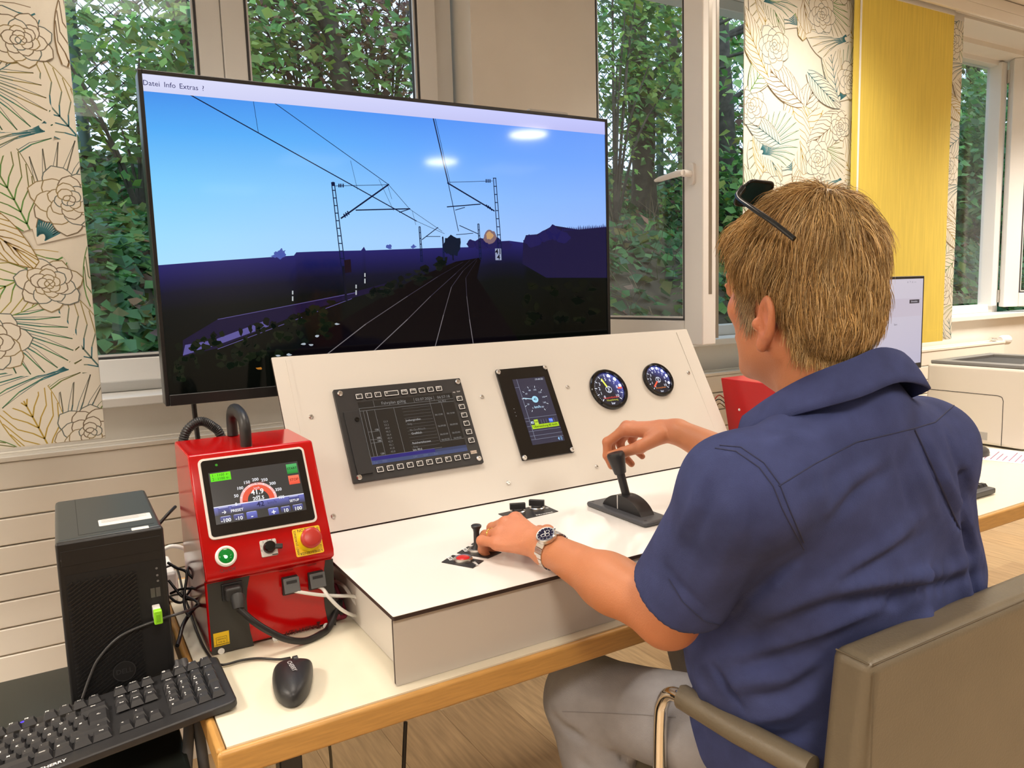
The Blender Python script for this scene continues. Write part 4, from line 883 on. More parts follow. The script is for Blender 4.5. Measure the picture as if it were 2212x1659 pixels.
# touch screen
def R4(F, k, pts, n=0.): return rot_ell(F, [k(*p) for p in pts], n)
s0, s1, t0, t1 = R4(FU, kr, ((195, 345), (885, 258), (985, 745), (280, 872)))
scr_ = MB().prism(FU, rrect(s0, s1, t0, t1, .009), 0, .004).build('touchscreen', mat('silver_bezel', (.75, .73, .70), .35), unit, bevel=.001)
e_ = .0042; MB().prism(FU, rrect(s0+e_, s1-e_, t0+e_, t1-e_, .006), .0038, .0048).build('front_glass', m_blackgloss, scr_)
a0, a1, b0, b1 = R4(FU, k8, ((120, 442), (1300, 287), (1432, 925), (228, 1135)), .0048)
pr = MB(); n_ = .0050
def uu(x, y): return (a0+(a1-a0)*x, b1-(b1-b0)*y)
def rq(x0, x1, y0, y1, c0, c1=None, n=n_+.0001, F=FU): pr.poly(F, [uu(x0, y0), uu(x1, y0), uu(x1, y1), uu(x0, y1)], n, 0, [S(*c0), S(*c0), S(*(c1 or c0)), S(*(c1 or c0))])
def tx(s_, x, y, sz, col=(240, 240, 250), b_=False, rot=0): pr.text(FU, s_, uu(x, y), sz, n_+.0006, rot, 0, S(*col), b_)
rq(0, 1, 0, 1, (62, 60, 58), None, n_)
rq(.015, .235, .02, .18, (120, 240, 20), (90, 225, 10)); tx('1 · 1100 ←', .125, .065, .0062, (20, 90, 10)); tx('2 · 1100 ←', .125, .135, .0062, (20, 90, 10))
cc = uu(.49, .655); R_ = (a1-a0)*.205
for i in range(40):
    A0, A1 = math.radians(188-i*196/40), math.radians(188-(i+1)*196/40)
    for r0, r1, c_ in ((.58, .86, (238, 92, 66)), (.86, 1., (250, 170, 160))):
        pr.poly(FU, [(cc[0]+R_*r*math.cos(a), cc[1]+R_*r*math.sin(a)) for r, a in ((r0, A0), (r1, A0), (r1, A1), (r0, A1))], n_+.0002, 0, S(*c_))
    pr.line(FU, (cc[0]+R_*.88*math.cos(A0), cc[1]+R_*.88*math.sin(A0)), (cc[0]+R_*math.cos(A0), cc[1]+R_*math.sin(A0)), R_*(.05 if i % 5 == 0 else .022), n_+.0003, 0, S(255, 245, 250))
for i in range(9):
    a = math.radians(183-i*186/8); tx(str(i*50), (cc[0]+R_*1.22*math.cos(a)-a0)/(a1-a0), (b1-cc[1]-R_*1.17*math.sin(a))/(b1-b0), .0075, (245, 245, 250), True)
tx('Achtung Aktiv', .49, .31, .006, (120, 30, 20)); tx('km/h', .49, .42, .005); tx('41.9', .49, .50, .0125, (255, 255, 255), True); tx('rpm', .49, .575, .004); tx('202.5', .49, .625, .0088, (255, 255, 255), True)
pr.line(FU, (cc[0]-R_*.86, cc[1]+.002), (cc[0]-R_*.6, cc[1]+.0005), .0009, n_+.0004, 0, S(60, 20, 20))
rq(.86, .985, .04, .235, (90, 190, 110), (30, 140, 50)); tx('START', .922, .135, .0060, (20, 70, 30), True); rq(.86, .985, .275, .455, (255, 130, 100), (240, 84, 60)); tx('STOP', .922, .365, .0064, (170, 40, 30), True)
rq(0, 1, .665, .685, (235, 236, 255), None, n_+.0005); rq(0, 1, .685, .84, (112, 116, 196), (66, 66, 78), n_+.00045); tx('42', .50, .745, .0125, (30, 34, 80), True); tx('km/h', .63, .745, .008, (60, 62, 110))
def bt(x0, x1, y0, y1, s_, full=False, sz=.009):
    rq(x0, x1, y0, y1, (120, 128, 214) if full else (84, 88, 160), (70, 74, 150) if full else (62, 60, 60), n_+.0005); pr.line(FU, uu(x0+.01, y0), uu(x1-.01, y0), .0007, n_+.00055, 0, S(225, 228, 255)); tx(s_, (x0+x1)/2, (y0+y1)/2+.02, sz, (255, 255, 255), True)
bt(.04, .16, .70, .84, '→'); bt(.18, .30, .70, .84, 'PRESET', False, .0065); bt(.82, .94, .70, .82, 'SETUP', False, .006)
bt(.05, .165, .87, .985, '-100'); bt(.19, .305, .87, .985, '-10'); bt(.33, .445, .86, .99, '-', True, .012); bt(.57, .685, .86, .99, '+', True, .014); bt(.71, .82, .87, .985, '10'); bt(.845, .965, .87, .985, '100')
pr.build('screen_image', vcol_mat('bright_image', .2, 1.), scr_)
c = FU.px(*k8(225, 348)); MB().disc(FU, c, .0022, .0052, 12).build('status_led', emit('green_led', S(60, 170, 40), .8), scr_)
# green push button
c = FU.px(*k8(355, 1550)); R_ = .0172
gb_ = MB().lathe(FU.pt(*c, 0), FU.N, [(0, R_), (.004, R_), (.006, R_*.86), (.0055, R_*.72), (.001, R_*.7)], 36).build('button_ring', m_white, unit, 35)
MB().lathe(FU.pt(*c, .003), FU.N, [(0, R_*.69), (.003, R_*.67), (.0045, R_*.5), (.005, .001)], 30).build('green_button', emit('green_glow', S(10, 170, 40), .3, (.0, .10, .02), .1), gb_, 40)
MB().lathe(FU.pt(c[0]-.001, c[1]-.002, .0078), FU.N, [(0, .0028), (.001, .002), (.0014, .0005)], 12).build('bulb', emit('green_bulb', S(170, 255, 190), 3.), gb_)
MB().text(FU, 'On/Off', FU.px(*kr(398, 1060)), .0085, .0004).build('lettering', mat('dark_red_ink', (.09, .004, .004), .5), unit)
# rotary switch
P4 = R4(FU, k8, ((790, 1355), (1010, 1310), (1050, 1525), (840, 1570))); ro = MB().prism(FU, rrect(*P4, .002), 0, .004).build('rotary_plate', mat('alu_plate', (.60, .575, .55), .35), unit, bevel=.0006)
c = FU.px(*k8(925, 1435)); MB().lathe(FU.pt(*c, .004), FU.N, [(0, .0105), (.003, .0105), (.011, .0092), (.0125, .008), (.0128, .001)], 28).build('rotary_knob', m_blackgloss, ro, 35)
a = -.18; Fk = Frame(FU.pt(*c, .009), FU.U*math.cos(a)+FU.V*math.sin(a), -FU.U*math.sin(a)+FU.V*math.cos(a)); MB().fbox(Fk, -.008, .0205, -.004, .004, 0, .0075).build('pointer', m_black, ro, bevel=.0012)
t = MB()
for i, s_ in enumerate(('0', '1', '2', '3', '4', '5')): ang = math.radians(195-i*33); t.text(FU, s_, (c[0]+.0134*math.cos(ang), c[1]+.0134*math.sin(ang)), .0048, .0043)
t.line(FU, (c[0]+.003, c[1]-.0135), (c[0]+.0125, c[1]-.0135), .0016, .0043); t.build('scale', m_ink, ro)
# emergency stop
P4 = R4(FU, k8, ((1225, 1195), (1590, 1135), (1665, 1490), (1300, 1565))); es = MB().prism(FU, rrect(*P4, .003), 0, .0012).build('emergency_plate', m_label_y, unit, bevel=.0004)
c = ((P4[0]+P4[1])/2, (P4[2]+P4[3])/2); hh = (P4[1]-P4[0])/2*.83
t = MB(); t.text(FU, 'NOT-AUS', (c[0], c[1]+hh), .0072, .0015); t.text(FU, 'EMERGENZA', (c[0], c[1]-hh), .0062, .0015, PI); t.text(FU, "ARRÊT D'URGENCE", (c[0]-hh, c[1]), .0050, .0015, PI/2); t.text(FU, 'EMERGENCY STOP', (c[0]+hh, c[1]), .0052, .0015, -PI/2); t.build('lettering', m_ink, es)
MB().lathe(FU.pt(*c, .0012), FU.N, [(0, .0185), (.006, .0185), (.012, .016), (.012, .011), (.012, .001)], 32).build('collar', mat('yellow_plastic', (.8, .6, .01), .35), es, 35)
MB().lathe(FU.pt(*c, .012), FU.N, [(0, .0105), (.008, .0105), (.009, .0175), (.016, .0178), (.0185, .016), (.020, .012), (.0205, .001)], 36).build('mushroom_head', mat('stop_red', (.46, .03, .022), .35), es, 35)
# lower front: dark side fields, sockets, screws
def pxs(F, k, pts, n=0.): return [F.px(*k(*p), n) for p in pts]
MB().prism(FLo, pxs(FLo, kr, ((262, 1150), (400, 1122), (540, 1095), (524, 1180), (520, 1250), (528, 1350), (545, 1460), (568, 1550), (440, 1578), (296, 1612))), .0002, .001).build('side_field', m_dgrey, unit)
MB().prism(FLo, pxs(FLo, kr, ((1032, 995), (1082, 985), (1103, 1418), (1052, 1410), (1030, 1300), (1020, 1180), (1022, 1080))), .0002, .001).build('side_field', m_dgrey, unit)
t = MB(); t.text(FLo, 'UTA-WERKE', FLo.px(*kr(885, 1448)), .0105, .0008, 0, 0, None, True); c = FLo.px(*kr(990, 1415)); t.poly(FLo, [(c[0]-.004, c[1]-.006), (c[0]+.004, c[1]-.006), (c[0]+.001, c[1]), (c[0]+.004, c[1]+.006), (c[0]-.004, c[1]+.006), (c[0]-.001, c[1])], .0008); t.text(FLo, 'POWER', FLo.px(*kr(412, 1135)), .006, .0014); t.text(FLo, 'MONITOR', FLo.px(*kr(780, 1062)), .005, .0008); t.text(FLo, 'SERVER', FLo.px(*kr(945, 1025)), .005, .0008); t.build('lettering', mat('dark_red_ink', (.09, .004, .004), .5), unit)
P4 = R4(FLo, kr, ((303, 1475), (405, 1450), (410, 1537), (308, 1562))); lb = MB().fbox(FLo, *P4, .001, .0013).build('warning_label', m_label_y, unit)
t = MB(); t.frame_rect(FLo, [(P4[0]+.004, P4[2]+.003), (P4[1]-.004, P4[2]+.003), (P4[1]-.004, P4[3]-.008), (P4[0]+.004, P4[3]-.008)], .0005, .0015)
for i, s_ in enumerate(('SERVICE', 'only by', 'authorised staff')): t.text(FLo, s_, ((P4[0]+P4[1])/2, P4[3]-.012-.0045*i), .0038, .0015)
t.build('lettering', m_ink, lb)
for p in ((355, 1587), (708, 1502), (1037, 1422)):
    c = FLo.px(*kr(*p)); MB().lathe(FLo.pt(*c, .001), FLo.N, [(0, .0055), (.0012, .0052), (.0016, .0035), (.0016, .0022), (.0006, .002)], 18).build('screw', m_white, unit, 35)
# sockets
for p, nm in (((800, 1150), 'socket'), ((968, 1118), 'socket')):
    c = FLo.px(*kr(*p)); so = MB().fbox(FLo, c[0]-.0135, c[0]+.0135, c[1]-.017, c[1]+.015, 0, .006).build('socket', m_black, unit, bevel=.001)
    Fl = Frame(FLo.pt(c[0], c[1]+.013, .006), FLo.U, FLo.V*.94+FLo.N*-.34); MB().fbox(Fl, -.0135, .0135, -.026, .0, .004, .009).build('socket_flap', mat('grey_plastic', (.11, .115, .12), .4), so, bevel=.0015)
    MB().fbox(Fl, -.009, .009, -.010, -.005, .009, .0094).build('flap_label', m_black, so)
c = FLo.px(*kr(425, 1185)); pc_ = FLo.pt(*c)
MB().fbox(FLo, c[0]-.017, c[0]+.017, c[1]-.016, c[1]+.013, .0, .006).build('power_socket', m_black, unit, bevel=.0015)

# power lead with its plug
pw = thing('power_lead', 'thick black power lead plugged into the front of the red control unit', 'cable', FLo.pt(c[0], c[1], .012))
MB().fbox(FLo, c[0]-.014, c[0]+.012, c[1]-.013, c[1]+.010, .006, .024).build('plug', mat('plug_rubber', (.03, .03, .031), .5), pw, bevel=.004)
q0 = FLo.pt(c[0]+.004, c[1]-.008, .02); q1 = FLo.pt(*FLo.px(*kr(470, 1310), .034), .034)
MB().tube([q0, q0*.6+q1*.4+[0, -.004, 0], q1], [.012, .011, .009], 12).build('strain_relief', mat('plug_rubber', (.03, .03, .031), .5), pw, 50)
def pt3(k, p, n):
    q = FLo.pt(*FLo.px(*k(*p), n), n); q[2] = max(q[2], TZ+.0065); return q
MB().tube(spline([q1, pt3(kr, (560, 1390), .045), pt3(kr, (660, 1455), .05), pt3(kr, (780, 1510), .05), pt3(kr, (900, 1530), .045), pt3(kr, (1000, 1520), .035), pt3(kr, (1060, 1475), .015), (.399, 1.325, .776), (.402, 1.36, .75), (.40, 1.45, .748)], 7), .0058, 10).build('cord', m_cable, pw, 60)
# network leads
m_wcab = mat('white_cable', (.80, .79, .76), .4)
n1 = MB().tube(spline([pt3(kr, (790, 1185), .012), pt3(kr, (850, 1200), .02), pt3(kr, (1000, 1222), .025), pt3(kr, (1120, 1228), .02), pt3(kr, (1215, 1230), .015), pt3(kr, (1250, 1255), .02), pt3(kr, (1235, 1280), .012), (.412, 1.34, .80), (.41, 1.45, .78)], 7), .0032, 8)
tag(n1.build('network_cable', m_wcab, None, 60), 'white network cable curling back towards the console from the left socket', 'cable', 'white network cables')
n2 = MB().tube(spline([pt3(kr, (985, 1165), .012), pt3(kr, (1020, 1185), .02), pt3(kr, (1060, 1240), .03), pt3(kr, (1130, 1310), .03), pt3(kr, (1200, 1350), .02), pt3(kr, (1243, 1358), .01)], 7), .0032, 8)
tag(n2.build('network_cable', m_wcab, None, 60), 'white network cable drooping from the right socket of the red unit', 'cable', 'white network cables')
rs = MB().tube(spline([pt3(kr, (1108, 1492), -.02)+[0, -.012, .006], pt3(kr, (1120, 1440), -.02)+[0, -.004, 0], pt3(kr, (1165, 1375), -.03), (.408, 1.39, .80)], 6), [.005]*6+[.0045]*6+[.0035]*7, 8)
tag(rs.build('red_strap', mat('dark_pink', (.30, .03, .06), .5), None, 60), 'dark pink rubber strap hanging at the right side of the red unit', 'strap')
# corrugated hose behind the unit
hs = thing('corrugated_hose', 'black corrugated cable hose looping behind the red control unit', 'hose', (.2, 1.59, 1.0))
HP = spline([(.186, 1.585, .92), (.187, 1.585, 1.03), (.196, 1.588, 1.075), (.222, 1.592, 1.094), (.245, 1.594, 1.083), (.262, 1.594, 1.055), (.275, 1.592, .95)], 16)
MB().tube(HP, [.0095 if i % 2 else .0082 for i in range(len(HP))], 12).build('hose', m_black, hs, 30)

# ---------------------------------------------------------------- second red unit on the right
u2 = thing('control_unit', 'second red box with loose wires partly hidden behind the man', 'control unit', (1.70, 1.5, TZ))
X2 = 1.645; prof2 = [(1.415, TZ+.004), (1.50, TZ+.004), (1.575, .905), (1.607, 1.060), (1.418, 1.058), (1.40, 1.05)]
red_body(X2, X2+.2, prof2).build('housing', mat('red_enamel_dull', (.50, .006, .010), .3), u2, bevel=.003)
MB().tube(spline([(1.70, 1.465, 1.058), (1.70, 1.465, 1.095), (1.705, 1.47, 1.107), (1.76, 1.47, 1.11), (1.785, 1.47, 1.107), (1.79, 1.465, 1.095), (1.79, 1.465, 1.058)], 5), .0085, 10).build('carrying_handle', m_black, u2, 60)
Fs = Frame((X2, 0, 0), (0, -1, 0), (0, 0, 1))
for p in ((1597, 885), (1560, 870)): c = Fs.px(*p); MB().lathe(Fs.pt(*c, 0), Fs.N, [(0, .004), (.0012, .0035), (.0016, .001)], 12).build('screw', m_white, u2, 35)
wr = MB()
for k, (dz, cl) in enumerate(((.0, 0), (.012, 1), (-.012, 2))):
    o = np.array([X2+.01, 1.598, .985+dz]); MB().tube(spline([o, o+[-.012, .012, .012], o+[-.03, .014, .004-.006*k], o+[-.036, .012, -.02-.006*k]], 5), .0016, 6).build('loose_wire', [m_cable, mat('red_wire', (.4, .02, .01), .4), mat('brown_wire', (.2, .1, .03), .4)][cl], u2, 60)

# ---------------------------------------------------------------- black stand and desktop tower
SZ = .656
st = thing('equipment_stand', 'low dark stand under the desktop tower', 'cabinet', (-.25, 1.37, 0))
MB().box(-.62, .112, 1.14, 1.612, SZ-.03, SZ).build('stand_top', mat('dark_gloss_top', (.022, .026, .022), .22), st, bevel=.002)
MB().box(-.60, .10, 1.16, 1.60, .02, SZ-.03).build('carcass', m_black, st, bevel=.003)
MB().box(-.45, -.20, 1.145, 1.235, SZ, .698).build('keyboard_block', m_black, st, bevel=.003)
px0, px1, py0, py1, pz1 = -.031, .1155, 1.288, 1.574, .98
pct = thing('desktop_tower', 'black desktop computer tower with slatted front beside the red unit', 'computer', (.042, 1.43, SZ))
m_case = mat('case_black', (.011, .011, .012), .4)
MB().box(px0, px1, py0+.012, py1, SZ+.006, pz1).build('case', mat('case_grey', (.036, .044, .047), .36), pct, bevel=.006)
MB().box(px0+.012, px1-.012, py0+.05, py1-.03, SZ, SZ+.006).build('foot', m_black, pct)
FB = Frame((0, py0, 0), (1, 0, 0), (0, 0, 1)); bzl = MB().fbox(FB, px0, px1, SZ+.006, pz1, -.0125, -.0).build('front_bezel', m_case, pct, bevel=.004)
MB().fbox(FB, px0+.006, px1-.006, pz1-.036, pz1-.013, 0, .0008).build('drive_cover', m_case, bzl, bevel=.0004)
# diagonal vent slats
gx0, gx1, gz0, gz1 = px0+.008, px1-.043, SZ+.02, pz1-.062
vs = MB(); q = .0062; dx, dz_ = 1., .62
MB().fbox(FB, gx0, px1-.008, gz0, gz1+.012, .0, .0004).build('vent_field', mat('vent_black', (.006, .006, .007), .6), bzl)
zz = gz0-.08
def clip_seg(p, d):
    ts = [0, 10]
    for ax, lo, hi in ((0, gx0+.002, gx1), (1, gz0+.002, gz1)):
        a, b = sorted(((lo-p[ax])/d[ax], (hi-p[ax])/d[ax])); ts = [max(ts[0], a), min(ts[1], b)]
    return ts
slats = []
while zz < gz1+.03:
    a, b = clip_seg((gx0, zz), (1., .62))
    if b-a > .006: vs.fbox(Frame(FB.pt(gx0+a, zz+a*.62, .0004), (1, 0, .62), (-.62, 0, 1)), 0, (b-a)*1.176, -.0011, .0011, 0, .0022)
    zz += q
vs.build('vent_slats', m_case, bzl)['kind'] = 'stuff'
kq = crop(0, 1100, .337)
c = FB.px(*kq(797, 1033)); rg = MB(); rg.arc(FB, c, .0155, 0, 2*PI, .0013, .0032, 40); rg.text(FB, 'DELL', c, .0105, .0032, 0, 0, None, True); rg.disc(FB, c, .0165, .0029, 32, 1)
rg.build('badge', [mat('badge_grey', (.09, .09, .095), .35, .7), mat('vent_black', (.006, .006, .007), .6)], bzl)
lt = MB().text(FB, 'OptiPlex 5090', FB.px(*kq(470, 318)), .0058, .0006); lt.build('lettering', mat('faint_grey', (.16, .16, .165), .5), bzl)
for p in ((980, 535), (1014, 528)): c = FB.px(*kq(*p)); MB().fbox(FB, c[0]-.0032, c[0]+.0032, c[1]-.0075, c[1]+.0075, 0, .001).fbox(FB, c[0]-.0012, c[0]+.0012, c[1]-.006, c[1]+.006, .001, .0013).build('usb_port', mat('port_grey', (.12, .12, .12), .4, .5), bzl)
for p in ((1003, 378), (1008, 422), (1012, 458)): c = FB.px(*kq(*p)); MB().disc(FB, c, .0018, .0006, 12).build('indicator', mat('faint_grey', (.16, .16, .165), .5), bzl)
FTp = Frame((0, 0, pz1), (1, 0, 0), (0, 1, 0)); kt = crop(100, 1030, .16275)
P4 = R4(FTp, kt, ((683, 580), (1370, 475), (1405, 545), (705, 665))); lb = MB().prism(FTp, rrect(*P4, .003), 0, .0004).build('case_label', m_white, pct)
t = MB()
for i in range(4): t.line(FTp, (P4[0]+.004, P4[3]-.005-.005*i), (P4[1]-.006-.012*(i % 2), P4[3]-.005-.005*i), .0012, .0006)
t.build('label_print', mat('print_grey', (.3, .3, .3), .6), lb)
P4 = R4(FTp, kt, ((1128, 685), (1355, 648), (1365, 680), (1133, 718))); MB().prism(FTp, rrect(*P4, .002), 0, .0004).build('small_label', m_white, pct)
MB().fbox(FTp, px0+.031, px0+.0318, py0+.03, py1-.01, 0, .0003).fbox(FTp, px0+.031, px1-.01, py0+.0295, py0+.0303, 0, .0003).build('panel_joint', m_ink, pct)
# usb stick
us = thing('usb_stick', 'white and lime green USB stick in the front of the desktop tower', 'usb stick', (.09, py0-.02, .85))
c = FB.px(*kq(1000, 650)); Fst = Frame(FB.pt(c[0], c[1], 0), (1, 0, 0), (0, 0, 1))
MB().fbox(Fst, -.0055, .0055, -.009, .011, .001, .022).build('cap', m_white, us, bevel=.0015)
MB().fbox(Fst, -.006, .006, -.0105, .0115, .022, .034).build('body', mat('lime_plastic', (.30, .75, .02), .35), us, bevel=.002)
MB().fbox(Fst, -.003, .003, -.006, .006, .034, .035).build('slider', mat('lime_dark', (.2, .55, .01), .35), us, bevel=.0004)

# ---------------------------------------------------------------- keyboard
KZ = TZ+.003; m_kb = mat('keyboard_black', (.020, .020, .022), .42, bump=.08, bscale=1500); m_key = mat('key_black', (.026, .026, .029), .46)
kx1 = .178; kb = thing('keyboard', 'black full-size computer keyboard bridging stand and desk', 'keyboard', (.150, 1.19, KZ))
KX0 = kx1-.458; ky0, ky1 = 1.108, 1.275
FKy = Frame((KX0, ky0, KZ), (1, 0, 0), (0, 1, .035))
MB().prism(Frame((KX0, 0, 0), (1, 0, 0), (0, 1, 0)), rrect(0, .458, ky0, ky1, .012), KZ, KZ+.012).build('body', m_kb, kb, bevel=.003)
FKs = Frame((KX0, ky0, KZ+.012), (1, 0, 0), (0, 1, .03)); p_ = .019
keyme = {}
def keymesh(wu, hu):
    if (wu, hu) in keyme: return keyme[(wu, hu)]
    W_, H_ = wu*p_-.0012, hu*p_-.0012; t = .0032; b = MB()
    lo = [(-W_/2, -H_/2), (W_/2, -H_/2), (W_/2, H_/2), (-W_/2, H_/2)]; hi = [(-W_/2+t, -H_/2+t*1.25), (W_/2-t, -H_/2+t*1.25), (W_/2-t, H_/2-t*.5), (-W_/2+t, H_/2-t*.5)]
    b.add([(x, y, 0) for x, y in lo]+[(x, y, .0075) for x, y in hi], [(4, 5, 6, 7), (0, 1, 5, 4), (1, 2, 6, 5), (2, 3, 7, 6), (3, 0, 4, 7)])
    me = bpy.data.meshes.new('key'); me.from_pydata(b.v, [], b.f); me.materials.append(m_key); keyme[(wu, hu)] = me; return me
legend = MB()
def key(ux, uy, wu=1, hu=1, lab='', lab2=''):
    """ux,uy: centre in key units from the left / bottom row"""
    u, v = .0125+ux*p_, .026+uy*p_; pos = FKs.pt(u, v, 0); o = bpy.data.objects.new('key', keymesh(wu, hu)); o.location = pos; put(o, kb)
    if lab: legend.text(FKs, lab, (u-(wu/2-.34)*p_ if len(lab) < 3 else u, v+.0035), .0052 if len(lab) < 3 else .0034, .0078, 0, 0, None, True)
    if lab2: legend.text(FKs, lab2, (u-(.16)*p_, v-.0022), .0042, .0078, 0, 0, None, True)
rows = [(4, '^1234567890ß´', 0), (3, 'QWERTZUIOPÜ+', 1.5), (2, 'ASDFGHJKLÖÄ#', 1.75), (1, '<YXCVBNM,.-', 1.25)]
for ry, ch, off in rows:
    for i, s_ in enumerate(ch): key(off+i+.5, ry+.5, 1, 1, s_)
key(14, 4.5, 2, 1, 'Bksp'); key(.75, 3.5, 1.5, 1, 'Tab'); key(14.25, 3.0, 1.5, 2, ''); key(.875, 2.5, 1.75, 1, 'Caps'); key(.62, 1.5, 1.2, 1); key(13.6, 1.5, 2.75, 1)
legend.text(FKs, '<-', (.0125+14.3*p_, .026+3.2*p_), .006, .0078, 0, 0, None, True); legend.text(FKs, 'o', (.0125+14.2*p_, .026+1.6*p_), .005, .0078)
for x, wd, s_ in ((.75, 1.5, 'Strg'), (2.1, 1.2, ''), (3.35, 1.25, 'Alt'), (7, 6, ''), (10.65, 1.25, 'AltGr'), (11.9, 1.2, '#'), (13.1, 1.2, '='), (14.35, 1.3, 'Strg')): key(x, .5, wd, 1, s_)
key(.5, 6.1, 1, .8, 'Esc')
for i in range(12): key(2.4+i+(i//4)*.35, 6.1, 1, .8, 'F%d' % (i+1))
for i, (a, c_) in enumerate((('Einfg', 'Entf'), ('Pos1', 'Ende'), ('Bild', 'Bild'))): key(15.9+i, 4.5, 1, 1, a); key(15.9+i, 3.5, 1, 1, c_); key(15.9+i, 6.1, 1, .8, ('Druck', 'Rollen', 'Pause')[i])
key(16.9, 1.5, 1, 1, '^'); key(15.9, .5, 1, 1, '<'); key(16.9, .5, 1, 1, 'v'); key(17.9, .5, 1, 1, '>')
for i in range(4): key(19.35+i, 6.1, 1, .8, ('@', '==', 'o', ')')[i])
for j, rw in enumerate((('0', '', ',', ''), ('1', '2', '3', ''), ('4', '5', '6', ''), ('7', '8', '9', ''), ('Num', '/', '*', '-'))):
    for i, s_ in enumerate(rw):
        if j == 0 and i in (0, 1, 3): continue
        if i == 3 and j in (1, 2, 3): continue
        key(19.35+i, j+.5, 1, 1, s_, '' if j in (0, 4) else ('End', 'v', 'Bd', '<', '', '>', 'Ps', '^', 'Bd')[(j-1)*3+i] if 0 < j < 4 else '')
key(19.85, .5, 2, 1, '0'); key(22.35, 1.0, 1, 2, ''); key(22.35, 3.0, 1, 2, '+'); legend.text(FKs, '<-', (.0125+22.35*p_, .026+.75*p_), .006, .0078, 0, 0, None, True)
legend.text(FKs, 'CHERRY', (.0125+11.2*p_, .010), .0085, .0006, 0, 0, None, True)
legend.build('legends', m_whiteink, kb); kb.rotation_euler.y = -.10
c = (.0125+9.35*p_, .026+6.15*p_); MB().disc(FKs, c, .0035, .006, 14, 0, None, .0022).build('caps_led', emit('blue_led', (.05, .02, 1.), 2.2), kb)
kbc = MB().tube(spline([at(178, 1508, 1, 1.278), at(195, 1460, 1, 1.281), at(215, 1420, 1, 1.2815), at(262, 1373, 1, 1.2815), at(340, 1340, 1, 1.2815), (.135, 1.29, .835), at(430, 1305, 1, 1.40), (.15, 1.47, .80), (.13, 1.55, .77)], 8), .0022, 8)
tag(kbc.build('keyboard_cable', mat('grey_black_cable', (.05, .05, .052), .35), None, 60), 'thin cable running from the keyboard up across the front of the tower', 'cable')

# ---------------------------------------------------------------- mouse
kmo = crop(380, 1380, .2351)
mc = at(632, 1478, 2, TZ+.015); mo = thing('computer_mouse', 'black computer mouse on the cream desk', 'mouse', (mc[0], mc[1], TZ))
FM = Frame((0, 0, TZ), (1, 0, 0), (0, 1, 0))
ol = [FM.px(*kmo(*p), .014) for p in ((1075, 208), (1180, 208), (1262, 216), (1262, 290), (1245, 390), (1215, 470), (1150, 545), (1080, 580), (1010, 575), (940, 545), (900, 480), (880, 400), (885, 320), (910, 262), (985, 222))]
cm = np.mean(ol, 0); mb_ = MB(); nO = len(ol)
lv = [(.0, .93), (.004, .97), (.012, 1.), (.018, .98), (.024, .90), (.029, .74), (.033, .5), (.0348, .25)]
for h, sc_ in lv: mb_.v.extend([tuple(FM.pt(cm[0]+(p[0]-cm[0])*sc_, cm[1]-.004*(h > .02)*h/.03+(p[1]-cm[1])*sc_, h)) for p in ol])
for j in range(len(lv)-1):
    for i in range(nO): mb_.f.append((j*nO+i, j*nO+(i+1) % nO, (j+1)*nO+(i+1) % nO, (j+1)*nO+i)); mb_.m.append(0); mb_.c.append(None)
mb_.f += [tuple(range(nO))[::-1], tuple(range((len(lv)-1)*nO, len(lv)*nO))]; mb_.m += [0, 0]; mb_.c += [None, None]
mb_.build('shell', m_black, mo, 80, sub=2)
c = FM.px(*kmo(1082, 205), .02); wheel = FM.pt(c[0], c[1]-.012, .026); MB().cyl(wheel-[.0035, 0, 0], wheel+[.0035, 0, 0], .0075, .0075, 18).build('scroll_wheel', m_black, mo, 40)
c = FM.px(*kmo(1068, 240), .03); Fm2 = Frame((cm[0], cm[1], TZ), (1, 0, 0), (0, 1, 0))
MB().text(Frame((cm[0]+.001, cm[1]+.0, TZ+.0352), (0, -1, .0), (1, .0, -.02)), 'CHERRY', (0, 0), .0095, .0008, 0, 0, None, True).build('lettering', mat('logo_grey', (.45, .45, .46), .4), mo)
mcb = [at(*kmo(*p), 2, TZ+.004) for p in ((1050, 218), (960, 200), (860, 185), (740, 180), (600, 198), (480, 230), (410, 238), (350, 210), (290, 130), (240, 40), (205, -40), (170, -130), (140, -220))]
mcb[0][2] = TZ+.012; mcb[1][2] = TZ+.006
mcb += [np.array([mcb[-1][0]-.004, mcb[-1][1]+.06, TZ+.03]), np.array([mcb[-1][0]-.01, mcb[-1][1]+.10, TZ+.07]), np.array([.128, 1.60, TZ+.07])]
MB().tube(spline(mcb, 6), .0021, 8).build('cable', m_cable, mo, 60)

